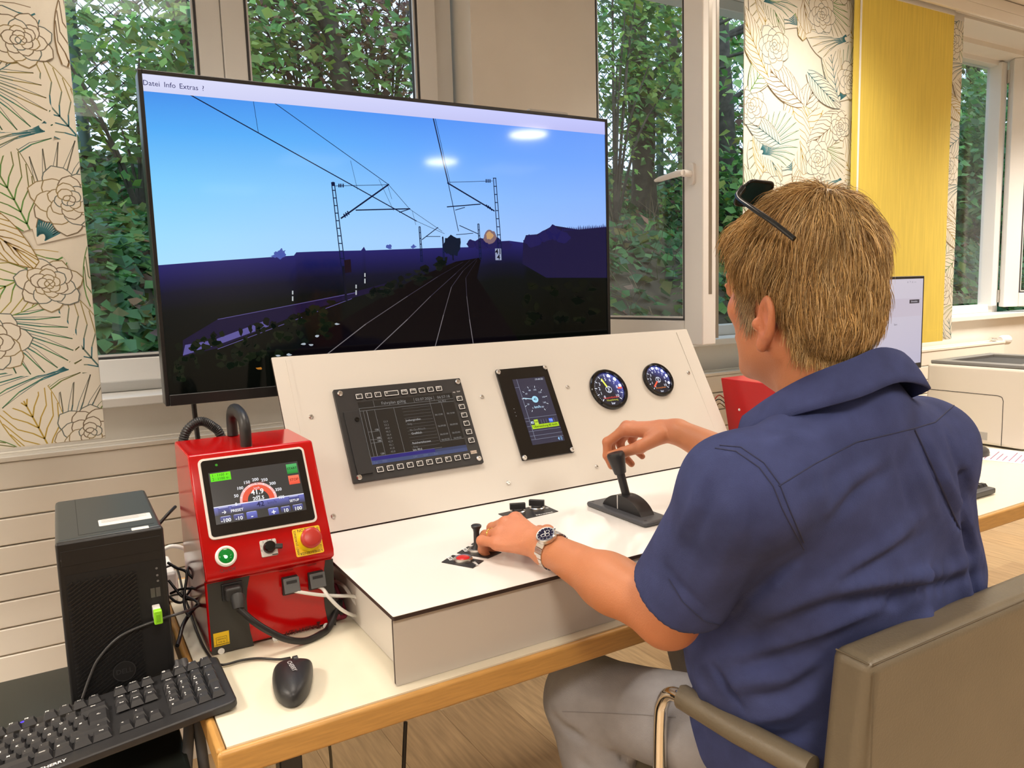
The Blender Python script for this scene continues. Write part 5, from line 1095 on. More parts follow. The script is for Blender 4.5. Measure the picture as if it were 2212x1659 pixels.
# ---------------------------------------------------------------- loose cables between tower and unit
kz = crop(340, 1080, .205)
def kp(x, y, Y): return at(*kz(x, y), 1, Y)
cabs = [
 ([kp(112, 662, 1.47), kp(200, 715, 1.45), kp(285, 745, 1.43), kp(310, 790, 1.42), kp(290, 950, 1.40), kp(280, 1060, 1.39), kp(300, 1170, 1.36), kp(330, 1220, 1.34)], 'black cable arching out of the tower towards the desk'),
 ([kp(440, 605, 1.56), kp(380, 660, 1.53), kp(325, 720, 1.50), kp(330, 780, 1.48), kp(400, 850, 1.46), kp(470, 940, 1.45), kp(492, 1000, 1.44), kp(480, 1030, 1.44), kp(400, 1050, 1.45), kp(310, 1045, 1.46)], 'black cable looping beside the left wall of the red unit'),
 ([kp(120, 850, 1.47), kp(200, 950, 1.45), kp(265, 1020, 1.44), kp(310, 1000, 1.46), kp(400, 860, 1.50), kp(450, 740, 1.54)], 'black cable crossing steeply between tower and red unit'),
 ([kp(140, 985, 1.47), kp(250, 940, 1.45), kp(380, 932, 1.43), kp(460, 940, 1.43), kp(495, 985, 1.43)], 'black cable running level between tower and red unit'),
 ([kp(140, 1030, 1.47), kp(190, 1070, 1.45), kp(250, 1080, 1.44), kp(290, 1040, 1.45), kp(250, 970, 1.50)], 'short black cable curl low beside the tower'),
 ([kp(430, 1095, 1.42), kp(340, 1200, 1.38), kp(270, 1320, 1.34), kp(235, 1450, 1.32), kp(210, 1535, 1.30)], 'thick black cable bending down over the desk edge beside the tower'),
]
for k, (P_, lb_) in enumerate(cabs): tag(MB().tube(spline(P_, 6), .0024 if k < 5 else .0034, 8).build('cable', m_cable, None, 60), lb_, 'cable', 'loose cables beside the tower')
tag(MB().tube(spline([kp(190, 70, 1.62), kp(120, 140, 1.60), kp(40, 230, 1.59), kp(-40, 330, 1.585)], 6), .0032, 8).build('cable', m_cable, None, 60), 'black cable slanting down behind the top of the tower', 'cable', 'loose cables beside the tower')
# power strip behind
ps = thing('power_strip', 'white power strip standing behind the tangle of cables', 'power strip', (.165, 1.62, TZ))
MB().box(.135, .16, 1.60, 1.72, TZ+.002, TZ+.06).build('body', m_white, ps, bevel=.005)
for y in (1.635, 1.685): MB().lathe((.1602, y, TZ+.03), (1, 0, 0), [(0, .021), (.003, .02), (.003, .001)], 24).build('outlet', mat('outlet_white', (.7, .69, .67), .4), ps, 35)
wc = MB().tube(spline([(.12, 1.66, .80), (.15, 1.64, .84), (.18, 1.63, .835), (.20, 1.64, .80)], 6), .004, 8)
tag(wc.build('white_cable', m_wcab, None, 60), 'white cable curling above the power strip', 'cable')
# cables below the desk
hc = MB().tube(spline([at(876, 1560, 1, 1.3), at(872, 1659, 1, 1.3), at(868, 1800, 1, 1.3), (.50, 1.32, .006)], 6), .0042, 8)
tag(hc.build('hanging_cable', m_cable, None, 60), 'black cable hanging under the desk to the floor', 'cable')
hc = MB().tube(spline([at(712, 1610, 1, 1.35), at(716, 1659, 1, 1.35), at(722, 1800, 1, 1.35), (.40, 1.36, .006)], 6), .0028, 8)
tag(hc.build('hanging_cable', mat('olive_cable', (.10, .09, .06), .5), None, 60), 'thin olive cable hanging under the desk by the leg', 'cable')
for k, (x, l_) in enumerate(((.118, 'dark grey cable bundle strand nearest the stand'), (.128, 'grey cable bundle strand under the desk corner'))):
    hc = MB().tube(spline([(x, 1.30, .75), (x+.004, 1.22, .70), (x-.012+.018*k, 1.18, .6), (x-.02+.03*k, 1.17, .4), (x, 1.18, .01)], 6), .008, 8)
    tag(hc.build('hanging_cable', mat('grey_cable', (.08, .08, .085), .5), None, 60), l_, 'cable')
# ---------------------------------------------------------------- right-hand desk
mon = thing('computer_monitor', 'flat computer monitor with a pale web page behind the man on the right', 'monitor', (2.35, 1.62, TZ))
mx0, mx1, mz0, mz1, my = 2.09, 2.621, 1.015, 1.338, 1.60; FMo = Frame((0, my, 0), (1, 0, 0), (0, 0, 1))
MB().fbox(FMo, mx0, mx1, mz0, mz1, -.028, 0).build('housing', m_black, mon, bevel=.003)
e = .0095; pr = MB(); pr.poly(FMo, [(mx0+e, mz0+.02), (mx1-e, mz0+.02), (mx1-e, mz1-e), (mx0+e, mz1-e)], .0008, 0, [S(196, 190, 206), S(190, 184, 204), S(204, 196, 208), S(206, 200, 212)])
pr.poly(FMo, [(mx0+e, 1.20), (mx1-e, 1.20), (mx1-e, 1.262), (mx0+e, 1.262)], .001, 0, S(196, 186, 200)); pr.poly(FMo, [(2.535, 1.244), (2.592, 1.244), (2.592, 1.257), (2.535, 1.257)], .0012, 0, S(60, 56, 66)); pr.text(FMo, 'Anmelden', (2.563, 1.2505), .009, .0014, 0, 0, S(210, 205, 215))
pr.text(FMo, 'Start', (2.46, 1.175), .009, .0012, 0, 0, S(70, 66, 76)); pr.text(FMo, 'o  >  o  ---', (2.545, 1.318), .012, .0012, 0, 0, S(120, 116, 130))
pr.build('screen', vcol_mat('bright_image', .2, 1.), mon)
MB().box(2.33, 2.38, 1.625, 1.65, TZ+.012, 1.15).build('stand', m_black, mon, bevel=.003); MB().box(2.24, 2.47, 1.55, 1.72, TZ, TZ+.012).build('base', m_black, mon, bevel=.004)

m_prt = mat('printer_plastic', (.72, .665, .585), .42); m_prg = mat('printer_grey', (.22, .22, .215), .45)
pt = thing('laser_printer', 'beige laser printer with dark output tray on the right desk', 'printer', (2.95, 1.49, TZ))
qx0, qx1, qy0, qy1, qz1 = 2.752, 3.16, 1.315, 1.66, 1.03
b = MB().box(qx0, qx1, qy0, qy1, TZ+.006, qz1-.012); b.build('body', m_prt, pt, bevel=.012, seg=3)
FPt = Frame((0, 0, qz1-.012), (1, 0, 0), (0, 1, 0))
tp_ = MB(); tp_.fbox(FPt, qx0+.006, qx0+.05, qy0+.01, qy1-.01, 0, .012).fbox(FPt, qx1-.05, qx1-.006, qy0+.01, qy1-.01, 0, .012).fbox(FPt, qx0+.05, qx1-.05, qy0+.01, qy0+.05, 0, .012).fbox(FPt, qx0+.05, qx1-.05, qy1-.05, qy1-.01, 0, .012); tp_.build('top_cover', m_prg, pt, bevel=.003)
MB().fbox(FPt, qx0+.05, qx1-.05, qy0+.05, qy1-.05, 0, .002).build('output_tray', mat('tray_black', (.02, .02, .02), .5), pt)
FPl = Frame((qx0, 0, 0), (0, -1, 0), (0, 0, 1)); gz = qz1-.12
g_ = MB(); g_.pline(FPl, [(-qy1+.0, gz+.012), (-1.405, gz+.012), (-1.393, gz+.008), (-1.388, gz-.004), (-1.388, TZ+.01)], .0022, .0005); g_.build('paper_drawer_joint', m_ink, pt)
MB().fbox(FPl, -1.545, -1.435, TZ+.022, TZ+.05, -.001, .0012).build('drawer_grip', mat('grip_grey', (.42, .40, .37), .5), pt, bevel=.001)
m_paper = mat('paper', (.86, .83, .80), .7)
for k, (x, y, a, l_) in enumerate(((2.66, 1.30, .3, 'printed paper sheet lying in front of the printer'), (2.80, 1.16, -.2, 'printed paper sheet further right beside the printer'))):
    Fp = Frame((x, y, TZ), (math.cos(a), math.sin(a), 0), (-math.sin(a), math.cos(a), 0)); t = thing('paper_sheet', l_, 'paper', (x, y, TZ), 'papers on the right desk')
    MB().fbox(Fp, -.105, .105, -.148, .148, .0004+.0006*k, .0008+.0006*k).build('sheet', m_paper, t); q = MB()
    for i in range(14): q.line(Fp, (-.085, .12-i*.017), (-.085+.06+.1*((i*37 % 10)/10), .12-i*.017), .003, .0011+.0006*k)
    q.build('print', mat('magenta_print', (.35, .12, .25), .7), t)
m2 = at(2122, 972, 2, TZ+.015)
m2o = thing('computer_mouse', 'dark mouse on the right desk, half hidden by the man', 'mouse', (m2[0]-.03, m2[1], TZ)); mb2 = MB(); lv = [(0, .95), (.01, 1.), (.02, .92), (.028, .65), (.032, .25)]
for h, s_ in lv: mb2.v.extend([(m2[0]-.03+.052*math.cos(t)*s_, m2[1]+.03*math.sin(t)*s_, TZ+h) for t in np.linspace(0, 2*PI, 20, endpoint=False)])
for j in range(4):
    for i in range(20): mb2.f.append((j*20+i, j*20+(i+1) % 20, (j+1)*20+(i+1) % 20, (j+1)*20+i)); mb2.m.append(0); mb2.c.append(None)
mb2.f += [tuple(range(20))[::-1], tuple(range(80, 100))]; mb2.m += [0, 0]; mb2.c += [None]*2; mb2.build('shell', mat('grey_mouse', (.06, .06, .062), .45), m2o, 80)
MB().box(m2[0]-.035, m2[0]-.025, m2[1]-.004, m2[1]+.004, TZ+.026, TZ+.034).build('scroll_wheel', m_black, m2o, bevel=.001)
k2 = at(2152, 1058, 2, TZ+.012); kb2 = thing('keyboard', 'dark keyboard on the right desk, only its corner showing beside the man', 'keyboard', (k2[0]-.2, k2[1]+.06, TZ))
MB().box(k2[0]-.44, k2[0], k2[1], k2[1]+.14, TZ+.002, TZ+.018).build('body', mat('grey_mouse', (.06, .06, .062), .45), kb2, bevel=.004)
for i in range(22):
    for j in range(5):
        o = bpy.data.objects.new('key', keymesh(1, 1)); o.location = (k2[0]-.43+.0195*(i+.5), k2[1]+.02+j*.0195+.01, TZ+.018); put(o, kb2)

# ---------------------------------------------------------------- chair
m_lea = mat('taupe_leather', (.155, .127, .085), .42, noise=.05, nscale=12, bump=.25, bscale=260)
ch = thing('cantilever_chair', 'taupe leather cantilever chair with chrome tube arms under the man', 'chair', (1.06, .80, 0))
X0, X1 = .815, 1.305
bk = MB().hexa([(X0, .580, .50), (X1, .580, .50), (X1, .640, .47), (X0, .640, .47), (X0, .545, .868), (X1, .545, .868), (X1, .607, .868), (X0, .607, .868)])
bk.build('backrest', m_lea, ch, bevel=.018, seg=4)
sm = mat('seam_thread', (.12, .095, .06), .6)
def seam(P_, r_=.0012, parent=None): return MB().tube(P_, r_, 6).build('seam', sm, parent or ch)
seam([(X0+.004, .5505, .50), (X0+.004, .5475, .70), (X0+.004, .5465, .855)]); seam([(X0+.005, .549, .8635), (1.06, .549, .8635), (X1, .549, .8635)]); seam([(X0+.003, .553, .863), (X0+.004, .60, .8635)])
MB().box(X0+.012, X1-.012, .62, 1.06, .415, .485).build('seat', m_lea, ch, bevel=.025, seg=4)
seam([(X0+.010, .65, .450), (X0+.010, 1.03, .450)])
for sx, xx in ((1, .795), (-1, 1.325)):
    o = .012*sx
    MB().tube(spline([(xx-o, 1.0, .013), (xx, .94, .2), (xx, .915, .45), (xx, .908, .62), (xx, .900, .66), (xx, .880, .682), (xx, .845, .687)], 6)+[np.array(q) for q in ((xx+o, .75, .682), (xx+o*2.2, .64, .678))], .0115, 14).build('arm_tube', m_chrome, ch, 60)
    MB().tube([(xx+.0*o, .862, .6865), (xx+o*.2, .858, .6865), (xx+o*.8, .75, .682), (xx+o*2.2, .635, .678)], [.0165, .0195, .0195, .0195], 16).build('arm_pad', m_lea, ch, 60)
    MB().tube(spline([(xx-o, 1.0, .013), (xx, .96, .013), (xx, .7, .013), (xx, .52, .013)], 4), .0115, 12).build('floor_runner', m_chrome, ch, 60)
    MB().tube([(xx, .912, .44), (xx+.02*sx, .90, .43), (xx+.06*sx, .90, .425)], .009, 10).build('seat_bracket', m_chrome, ch, 60)
MB().tube([(.795, .52, .013), (1.325, .52, .013)], .0115, 12).build('floor_runner', m_chrome, ch, 60)
# ---------------------------------------------------------------- seated man (implicit surfaces -> meshes)
def smin(a, b, k):
    h = np.clip(.5+.5*(b-a)/k, 0, 1); return b+(a-b)*h-k*h*(1-h)
def smax(a, b, k): return -smin(-a, -b, k)
def cap(P, a, b, ra, rb=None):
    rb = ra if rb is None else rb; a = np.array(a, np.float32); b = np.array(b, np.float32); ba = b-a
    x, y, z = P[0]-a[0], P[1]-a[1], P[2]-a[2]; t = np.clip((x*ba[0]+y*ba[1]+z*ba[2])/float(ba@ba), 0, 1)
    return np.sqrt((x-ba[0]*t)**2+(y-ba[1]*t)**2+(z-ba[2]*t)**2)-(ra+(rb-ra)*t)
def ell(P, c, r, M=None):
    x, y, z = P[0]-c[0], P[1]-c[1], P[2]-c[2]
    if M is not None: x, y, z = (M[0][0]*x+M[0][1]*y+M[0][2]*z, M[1][0]*x+M[1][1]*y+M[1][2]*z, M[2][0]*x+M[2][1]*y+M[2][2]*z)
    k0 = np.sqrt((x/r[0])**2+(y/r[1])**2+(z/r[2])**2); k1 = np.sqrt((x/r[0]**2)**2+(y/r[1]**2)**2+(z/r[2]**2)**2)+1e-9
    return k0*(k0-1)/k1
def surfnet(fn, lo, hi, h):
    ax = [np.arange(lo[i], hi[i]+h, h, dtype=np.float32) for i in range(3)]
    P = np.meshgrid(*ax, indexing='ij', sparse=False); Fv = fn(P).astype(np.float32); sg = Fv < 0; nx, ny, nz = Fv.shape
    c = np.zeros((nx-1, ny-1, nz-1), np.int8)
    for i in (0, 1):
        for j in (0, 1):
            for k in (0, 1): c += sg[i:nx-1+i, j:ny-1+j, k:nz-1+k]
    act = np.argwhere((c > 0) & (c < 8)); idx = -np.ones(c.shape, np.int64); idx[tuple(act.T)] = np.arange(len(act))
    acc = np.zeros((len(act), 3)); cnt = np.zeros(len(act))
    corners = [(i, j, k) for i in (0, 1) for j in (0, 1) for k in (0, 1)]
    for a in corners:
        for d in range(3):
            if a[d]: continue
            b = list(a); b[d] = 1; pa = act+np.array(a); pb = act+np.array(b); fa = Fv[tuple(pa.T)]; fb = Fv[tuple(pb.T)]
            m = (fa < 0) != (fb < 0); t = np.where(m, fa/np.where(m, fa-fb, 1), 0)[:, None]; q = pa+(pb-pa)*t; acc[m] += q[m]; cnt[m] += 1
    V = acc/cnt[:, None]*h+np.array(lo); Fs = []
    for d in range(3):
        s0 = [slice(None)]*3; s1 = [slice(None)]*3; s0[d] = slice(0, -1); s1[d] = slice(1, None); e, g = (d+1) % 3, (d+2) % 3
        x = sg[tuple(s0)] != sg[tuple(s1)]; pts = np.argwhere(x); sh = np.array(c.shape)
        ok = (pts[:, e] > 0) & (pts[:, g] > 0) & (pts[:, e] < sh[e]) & (pts[:, g] < sh[g]); pts = pts[ok]
        def cell(de, dg): q = pts.copy(); q[:, e] -= de; q[:, g] -= dg; return idx[tuple(q.T)]
        Q = np.stack([cell(1, 1), cell(0, 1), cell(0, 0), cell(1, 0)], 1); fl = ~sg[tuple(pts.T)]; Q[fl] = Q[fl][:, ::-1]; Fs.append(Q)
    return V, np.concatenate(Fs)
def vnoise(P, s, seed=0):
    """cheap smooth noise from a few sines"""
    r = np.random.default_rng(seed); out = 0
    for i in range(5):
        d = r.normal(size=3); d = d/np.linalg.norm(d)*s*(.7+.6*r.random()); out = out+np.sin(P[0]*d[0]+P[1]*d[1]+P[2]*d[2]+6.28*r.random())
    return out/5
SKIN = np.array(S(196, 128, 88)); SKIN_R = np.array(S(196, 108, 80)); HAIRB = np.array(S(120, 88, 50))
# key joints
HC = np.array([.866, .704, 1.320]); yaw = math.radians(0); HM = np.array([[math.cos(yaw), math.sin(yaw), 0], [-math.sin(yaw), math.cos(yaw), 0], [0, 0, 1]])   # world->head
pit = math.radians(-3); HM = np.array([[1, 0, 0], [0, math.cos(pit), math.sin(pit)], [0, -math.sin(pit), math.cos(pit)]])@HM
def head_local(P):
    x, y, z = P[0]-HC[0], P[1]-HC[1], P[2]-HC[2]; return [HM[i][0]*x+HM[i][1]*y+HM[i][2]*z for i in range(3)]
def h2w(q): return HC+HM.T@np.array(q)
SL, SR = np.array([.708, .660, 1.075]), np.array([1.085, .655, 1.080])
EL, WL = np.array([.716, .800, .862]), np.array([.682, 1.070, .896])
ER, WR = np.array([1.170, .950, .940]), np.array([1.120, 1.225, 1.022])
NB, NT = np.array([.900, .655, 1.10]), np.array([.876, .682, 1.25])
def head_sdf(P):
    q = head_local(P)
    d = ell(q, (0, -.012, .032), (.074, .096, .088))
    d = smin(d, ell(q, (0, .028, -.035), (.060, .068, .085)), .03)
    d = smin(d, ell(q, (0, .030, -.078), (.054, .052, .042)), .025)
    d = smin(d, cap(q, (-.05, -.004, -.075), (-.02, .07, -.105), .016, .014), .02); d = smin(d, cap(q, (.05, -.004, -.075), (.02, .07, -.105), .016, .014), .02)
    d = smin(d, ell(q, (0, .073, -.104), (.022, .017, .017)), .015)
    d = smin(d, cap(q, (-.034, .082, .026), (.034, .082, .026), .011), .018)
    for s in (-1, 1):
        d = smin(d, ell(q, (s*.043, .058, -.022), (.019, .022, .018)), .02)
        d = smax(d, -ell(q, (s*.031, .102, .006), (.017, .016, .011)), .010)
        d = smin(d, ell(q, (s*.031, .084, .005), (.0125, .0125, .0115)), .002)
        d = smin(d, cap(q, (s*.019, .0965, .0135), (s*.043, .088, .0125), .0035), .004)   # upper lid
    d = smin(d, cap(q, (0, .092, .012), (0, .112, -.026), .008, .011), .012)
    for s in (-1, 1): d = smin(d, ell(q, (s*.012, .101, -.030), (.008, .010, .007)), .006)
    d = smin(d, cap(q, (-.019, .0905, -.062), (.019, .0905, -.062), .006), .008); d = smin(d, cap(q, (-.015, .0895, -.072), (.015, .0895, -.072), .0065), .008)
    d = smax(d, -cap(q, (-.02, .0995, -.0665), (.02, .0995, -.0665), .0022), .003)
    for s in (-1, 1):   # ears
        A = math.radians(-12); c = (s*.079, -.012, -.040)
        M = np.array([[math.cos(.42*s), -math.sin(.42*s)*-1, 0], [-math.sin(.42*s), math.cos(.42*s), 0], [0, 0, 1]])
        M = np.array([[1, 0, 0], [0, math.cos(A), -math.sin(A)], [0, math.sin(A), math.cos(A)]])@M
        e = ell(q, c, (.0085, .0195, .034), M)
        e = smax(e, -ell(q, (c[0]+s*.0095, c[1]+.001, c[2]+.004), (.009, .0125, .023), M), .004)
        e = smin(e, ell(q, (s*.079, .004, -.043), (.006, .006, .008)), .004)
        e = smin(e, ell(q, (s*.076, -.001, -.071), (.0062, .0085, .0095)), .006)
        e = smin(e, cap(q, (s*.074, -.012, -.03), (s*.082, -.017, -.045), .006, .004), .005)
        d = smin(d, e, .007)
    return d
def neck_sdf(P):
    n = cap(P, NT, NB, .060, .066); n = smin(n, cap(P, h2w((-.045, -.03, -.055)), NB+[-.035, .045, -.02], .016, .018), .025); n = smin(n, cap(P, h2w((.045, -.03, -.055)), NB+[.03, .045, -.02], .016, .018), .025)
    return smin(n, ell(P, NT+[-.012, .055, -.045], (.016, .016, .02)), .03)
def head_full(P): return smin(head_sdf(P), neck_sdf(P), .022)
def hand_parts(W, d, n, side, curls, spread=.06, thumb=None, k_=1.12):
    """finger chains: list of (list of points, radii)"""
    d = _n(d); n = _n(n-d*np.dot(n, d)); s = np.cross(d, n)*side; ch = []
    so = (.029, .0095, -.0105, -.029); ln = (.090, .094, .088, .078); ph = ((.045, .027, .022), (.049, .030, .023), (.045, .028, .023), (.035, .021, .019)); rd = (.0098, .0100, .0094, .0084)
    for i in range(4):
        k = W+(d*ln[i]+s*so[i]+n*(.004-.0035*abs(i-1.2)))*k_; ang = 0; p = k; pts = [k]; sp = (1.2-i)*spread; dd_ = _n(d+s*sp)
        for j in range(3):
            ang += math.radians(curls[i][j]); v = dd_*math.cos(ang)-n*math.sin(ang); p = p+v*ph[i][j]*k_; pts.append(p)
        ch.append((pts, [rd[i]*1.12, rd[i]*1.06, rd[i]*.96, rd[i]*.82]))
    t = thumb or ((.55, .62, -.45), (.85, .35, -.40), (.95, .05, -.30)); b = W+(d*.022+s*.022-n*.010)*k_; pts = [b]; p = b
    for v, L_ in zip(t, (.044, .034, .028)): p = p+_n(d*v[0]+s*v[1]+n*v[2])*L_*k_; pts.append(p)
    ch.append((pts, [.0165, .0135, .0112, .0085])); return ch, d, n, s
def arm_sdf(P, S_, E_, W_, hand):
    ch, d, n, s = hand
    a = cap(P, S_, E_, .050, .041); a = smin(a, ell(P, E_, (.038, .040, .040)), .02)
    f = _n(W_-E_); a = smin(a, cap(P, E_, E_+(W_-E_)*.45, .0415, .0425), .02); a = smin(a, cap(P, E_+(W_-E_)*.4, W_-f*.01, .042, .0265), .02)
    a = smin(a, cap(P, W_-s*.011-f*.012, W_+s*.011-f*.012, .0215), .012)
    palm = cap(P, W_, W_+d*.03, .019)
    for i in range(4):
        k, r = ch[i][0][0], ch[i][1][0]; palm = smin(palm, cap(P, W_+(k-W_)*.12-n*.002, k-n*.003, .0165, r*1.22), .013)
    palm = smin(palm, ell(P, W_+d*.035+s*.018-n*.012, (.02, .022, .014)), .015)
    a = smin(a, palm, .016); fing = None
    for ci, (pts, rr) in enumerate(ch):
        g = None
        for j in range(3):
            c = cap(P, pts[j], pts[j+1], rr[j], rr[j+1]); g = c if g is None else smin(g, c, .0035)
        for j in (1, 2): g = smin(g, ell(P, pts[j], (rr[j]*1.06,)*3), .003)
        a = smin(a, g, .009 if ci == 4 else .0055)
    return a
handL = hand_parts(WL, np.array([-.24, .96, .10]), np.array([-.36, -.22, .90]), 1, [(36, 70, 34), (34, 72, 36), (28, 74, 36), (10, 66, 34)], .05, ((.55, .60, -.45), (.9, .25, -.5), (.95, -.15, -.45)))
handR = hand_parts(WR, np.array([-.52, .84, .02]), np.array([.05, -.05, 1.0]), -1, [(38, 52, 24), (46, 56, 28), (52, 56, 30), (58, 54, 30)], .05, ((.72, .50, -.42), (.92, .15, -.36), (.96, -.05, -.28)))
def box_of(pts, m): a = np.array(pts); return a.min(0)-m, a.max(0)+m
allL = [WL, EL, SL]+[p for c in handL[0] for p in c[0]]; allR = [WR, ER, SR]+[p for c in handR[0] for p in c[0]]
VS, FSs, CS, off = [], [], [], 0
def add_part(V, Fq, C):
    global off
    VS.append(V); FSs.append(Fq+off); CS.append(C); off += len(V)
V, Fq = surfnet(head_full, HC-[.12, .14, .24], HC+[.12, .15, .14], .0026)
ql = np.stack(head_local([V[:, 0], V[:, 1], V[:, 2]]), 1)
def hairline(q):
    """>0 inside the hair region, head-local coords"""
    x, y, z = np.abs(q[:, 0]), q[:, 1], q[:, 2]
    front = z-(.072-.25*np.clip(x-.03, 0, 1))                       # forehead line
    side = z-np.interp(y, [-.12, -.06, -.035, -.028, -.01, .012, .022, .040, .052, .075], [-.108, -.100, -.085, -.055, -.004, -.006, -.048, -.045, .02, .072])
    return np.where(y > .06, front, side)
earz = (np.abs(ql[:, 0]) > .0735) & (ql[:, 1] > -.045) & (ql[:, 2] < .0); skl = hairline(ql); skl[earz] = -1
hm = np.clip(skl/.012+.2, 0, 1)[:, None]*.8
nz_ = vnoise(V.T*1., 60, 2)[:, None]
C = SKIN*(1+.08*nz_); red = np.exp(-(((ql-[-.079, -.012, -.045])/[.02, .03, .04])**2).sum(1))[:, None]+.6*np.exp(-(((ql-[-.05, .05, -.03])/[.03, .03, .03])**2).sum(1))[:, None]
C = C*(1-.45*np.clip(red, 0, 1))+SKIN_R*.45*np.clip(red, 0, 1); lips = np.exp(-(((ql-[0, .097, -.067])/[.02, .01, .009])**2).sum(1))[:, None]; C = C*(1-.4*lips)+np.array(S(170, 84, 74))*.4*lips
gb_ = (np.clip((ql[:, 1]+.0)/.04, 0, 1)*np.clip((.02-ql[:, 2])/.04, 0, 1))[:, None]; hm = hm*(1-.5*gb_); C = C*(1-hm)+(HAIRB*(1-gb_)+np.array(S(176, 146, 116))*gb_)*hm; add_part(V, Fq, C)
scalpV, scalpF, scalpQ = V, Fq, ql
for (A_, arm, sh, el_, wr) in ((allL, handL, SL, EL, WL), (allR, handR, SR, ER, WR)):
    lo, hi = box_of(A_, .055); hi[2] = min(hi[2], 1.15); V, Fq = surfnet(lambda P: arm_sdf(P, sh, el_, wr, arm), lo, hi, .0027)
    kn = np.zeros(len(V))
    for pts, rr in arm[0]:
        for p in pts[:3]: kn += np.exp(-((V-p)**2).sum(1)/.012**2)
    t = np.clip(kn, 0, 1)[:, None]*.35+.25*np.exp(-((V-el_)**2).sum(1)/.05**2)[:, None]; pk = np.clip(1-np.linalg.norm(V-wr-arm[1]*.07, axis=1)/.10, 0, 1)[:, None]*.5
    C = SKIN*(1+.09*vnoise(V.T, 70, 5)[:, None]); C = C*(1-t)+SKIN_R*t; C = C*(1-pk)+np.array(S(214, 140, 112))*pk; add_part(V, Fq, C)
# hidden trunk joins head and arms
V, Fq = surfnet(lambda P: smin(cap(P, SL, SR, .048), smin(cap(P, NB, NB-[0, 0, .08], .06), ell(P, (.96, .70, .92), (.14, .08, .18)), .05), .04), np.array([.62, .56, .70]), np.array([1.2, .84, 1.16]), .009)
add_part(V, Fq, np.tile(SKIN, (len(V), 1)))
m_skin = vcol_mat('skin', .48, bump=.25, bscale=420); bs = m_skin.node_tree.nodes['Principled BSDF']; bs.inputs['Subsurface Weight'].default_value = .12; bs.inputs['Subsurface Radius'].default_value = (.012, .005, .003); bs.inputs['Subsurface Scale'].default_value = .5
man = np_obj('person', np.concatenate(VS), np.concatenate(FSs), m_skin, None, np.concatenate(CS))
tag(man, 'seated man in blue short-sleeved shirt and light trousers reaching for the console controls', 'person')
def sub(o): return o

# --- shirt
def fold(P, a, b, r, amp):
    """signed ridge along a segment: negative adds cloth"""
    d = cap(P, a, b, 0.); return amp*np.exp(-(d/r)**2)
HEM_L = SL+(EL-SL)*.80; dL = _n(EL-SL); HEM_R = SR+(ER-SR)*.72; dR = _n(ER-SR)
def torso_sdf(P):
    d = cap(P, SL+[.035, -.004, -.002], SR+[-.03, -.004, -.005], .064, .068)
    d = smin(d, cap(P, NB+[-.02, -.012, .052], SL+[.05, -.006, .016], .057, .050), .05); d = smin(d, cap(P, NB+[.02, -.012, .052], SR+[-.05, -.006, .016], .057, .050), .05)
    d = smin(d, ell(P, (.935, .700, .985), (.195, .122, .165)), .06)
    d = smin(d, ell(P, (1.045, .750, .84), (.225, .142, .20)), .09)
    d = smin(d, ell(P, (.975, .795, .76), (.19, .15, .15)), .08)
    d = smin(d, cap(P, (1.075, .680, 1.03), (1.172, .726, .86), .080, .114), .05)
    d = smin(d, ell(P, (1.07, .738, .60), (.215, .122, .16)), .08)
    d = smin(d, cap(P, (.945, .745, .60), (.915, .84, .605), .105, .092), .05)
    return d
def sleeve(P, S_, E_, Hm, dr, r0, r1):
    s = cap(P, S_, Hm+dr*.05, r0, r1); s = smin(s, ell(P, S_+[0, 0, .0], (.068, .07, .068)), .03)
    cut = (P[0]-Hm[0])*dr[0]+(P[1]-Hm[1])*dr[1]+(P[2]-Hm[2])*dr[2]
    s = smax(s, cut, .004); inner = cap(P, Hm-dr*.03, Hm+dr*.08, r1-.012); return smax(s, -inner, .003)
def shirt_sdf(P):
    d = torso_sdf(P); wv = .0045*vnoise(P, 26, 11)+.0022*vnoise(P, 60, 12)
    d = smin(d, sleeve(P, SL, EL, HEM_L, dL, .064, .070), .022); d = smin(d, sleeve(P, SR, ER, HEM_R, dR, .064, .066), .022)
    d = d+wv
    # folds: waist rolls, armpit pulls, back pleat
    for a, b, r, A in ()+(((.80, .86, .80), (1.00, .60, .76), .016, -.012), ((.84, .84, .72), (1.08, .60, .70), .018, -.012), ((.79, .80, .90), (1.00, .585, .86), .013, -.009), ((.78, .75, .96), (.97, .578, .93), .011, -.008),
                       ((.82, .85, .765), (1.05, .60, .73), .012, .008), ((.80, .84, .845), (1.02, .595, .81), .012, .008), ((.78, .76, .93), (.95, .58, .90), .010, .008), ((1.10, .60, 1.05), (1.20, .66, .82), .012, -.007), ((1.05, .585, 1.06), (1.16, .61, .84), .011, .007), ((1.0, .58, 1.06), (1.12, .60, .86), .012, -.006),
                       ((.78, .69, 1.05), (.80, .72, .90), .010, .010), ((.76, .70, 1.03), (.775, .76, .93), .008, .008), ((.86, .87, .65), (1.04, .63, .60), .018, -.010), ((.84, .90, .60), (.98, .64, .54), .014, .009)):
        d = d+fold(P, a, b, r, A*1.5)
    neck = cap(P, NB+[-.01, .02, .0], NT+[-.005, .012, .06], .068); return smax(d, -neck, .004)
V, Fq = surfnet(shirt_sdf, np.array([.58, .55, .485]), np.array([1.30, 1.03, 1.20]), .0046)
m_shirt = mat('blue_linen', (.046, .060, .165), .85, noise=.16, nscale=26, bump=.35, bscale=700)
nt = m_shirt.node_tree; m_shirt.node_tree.nodes['Principled BSDF'].inputs['Specular IOR Level'].default_value = .25
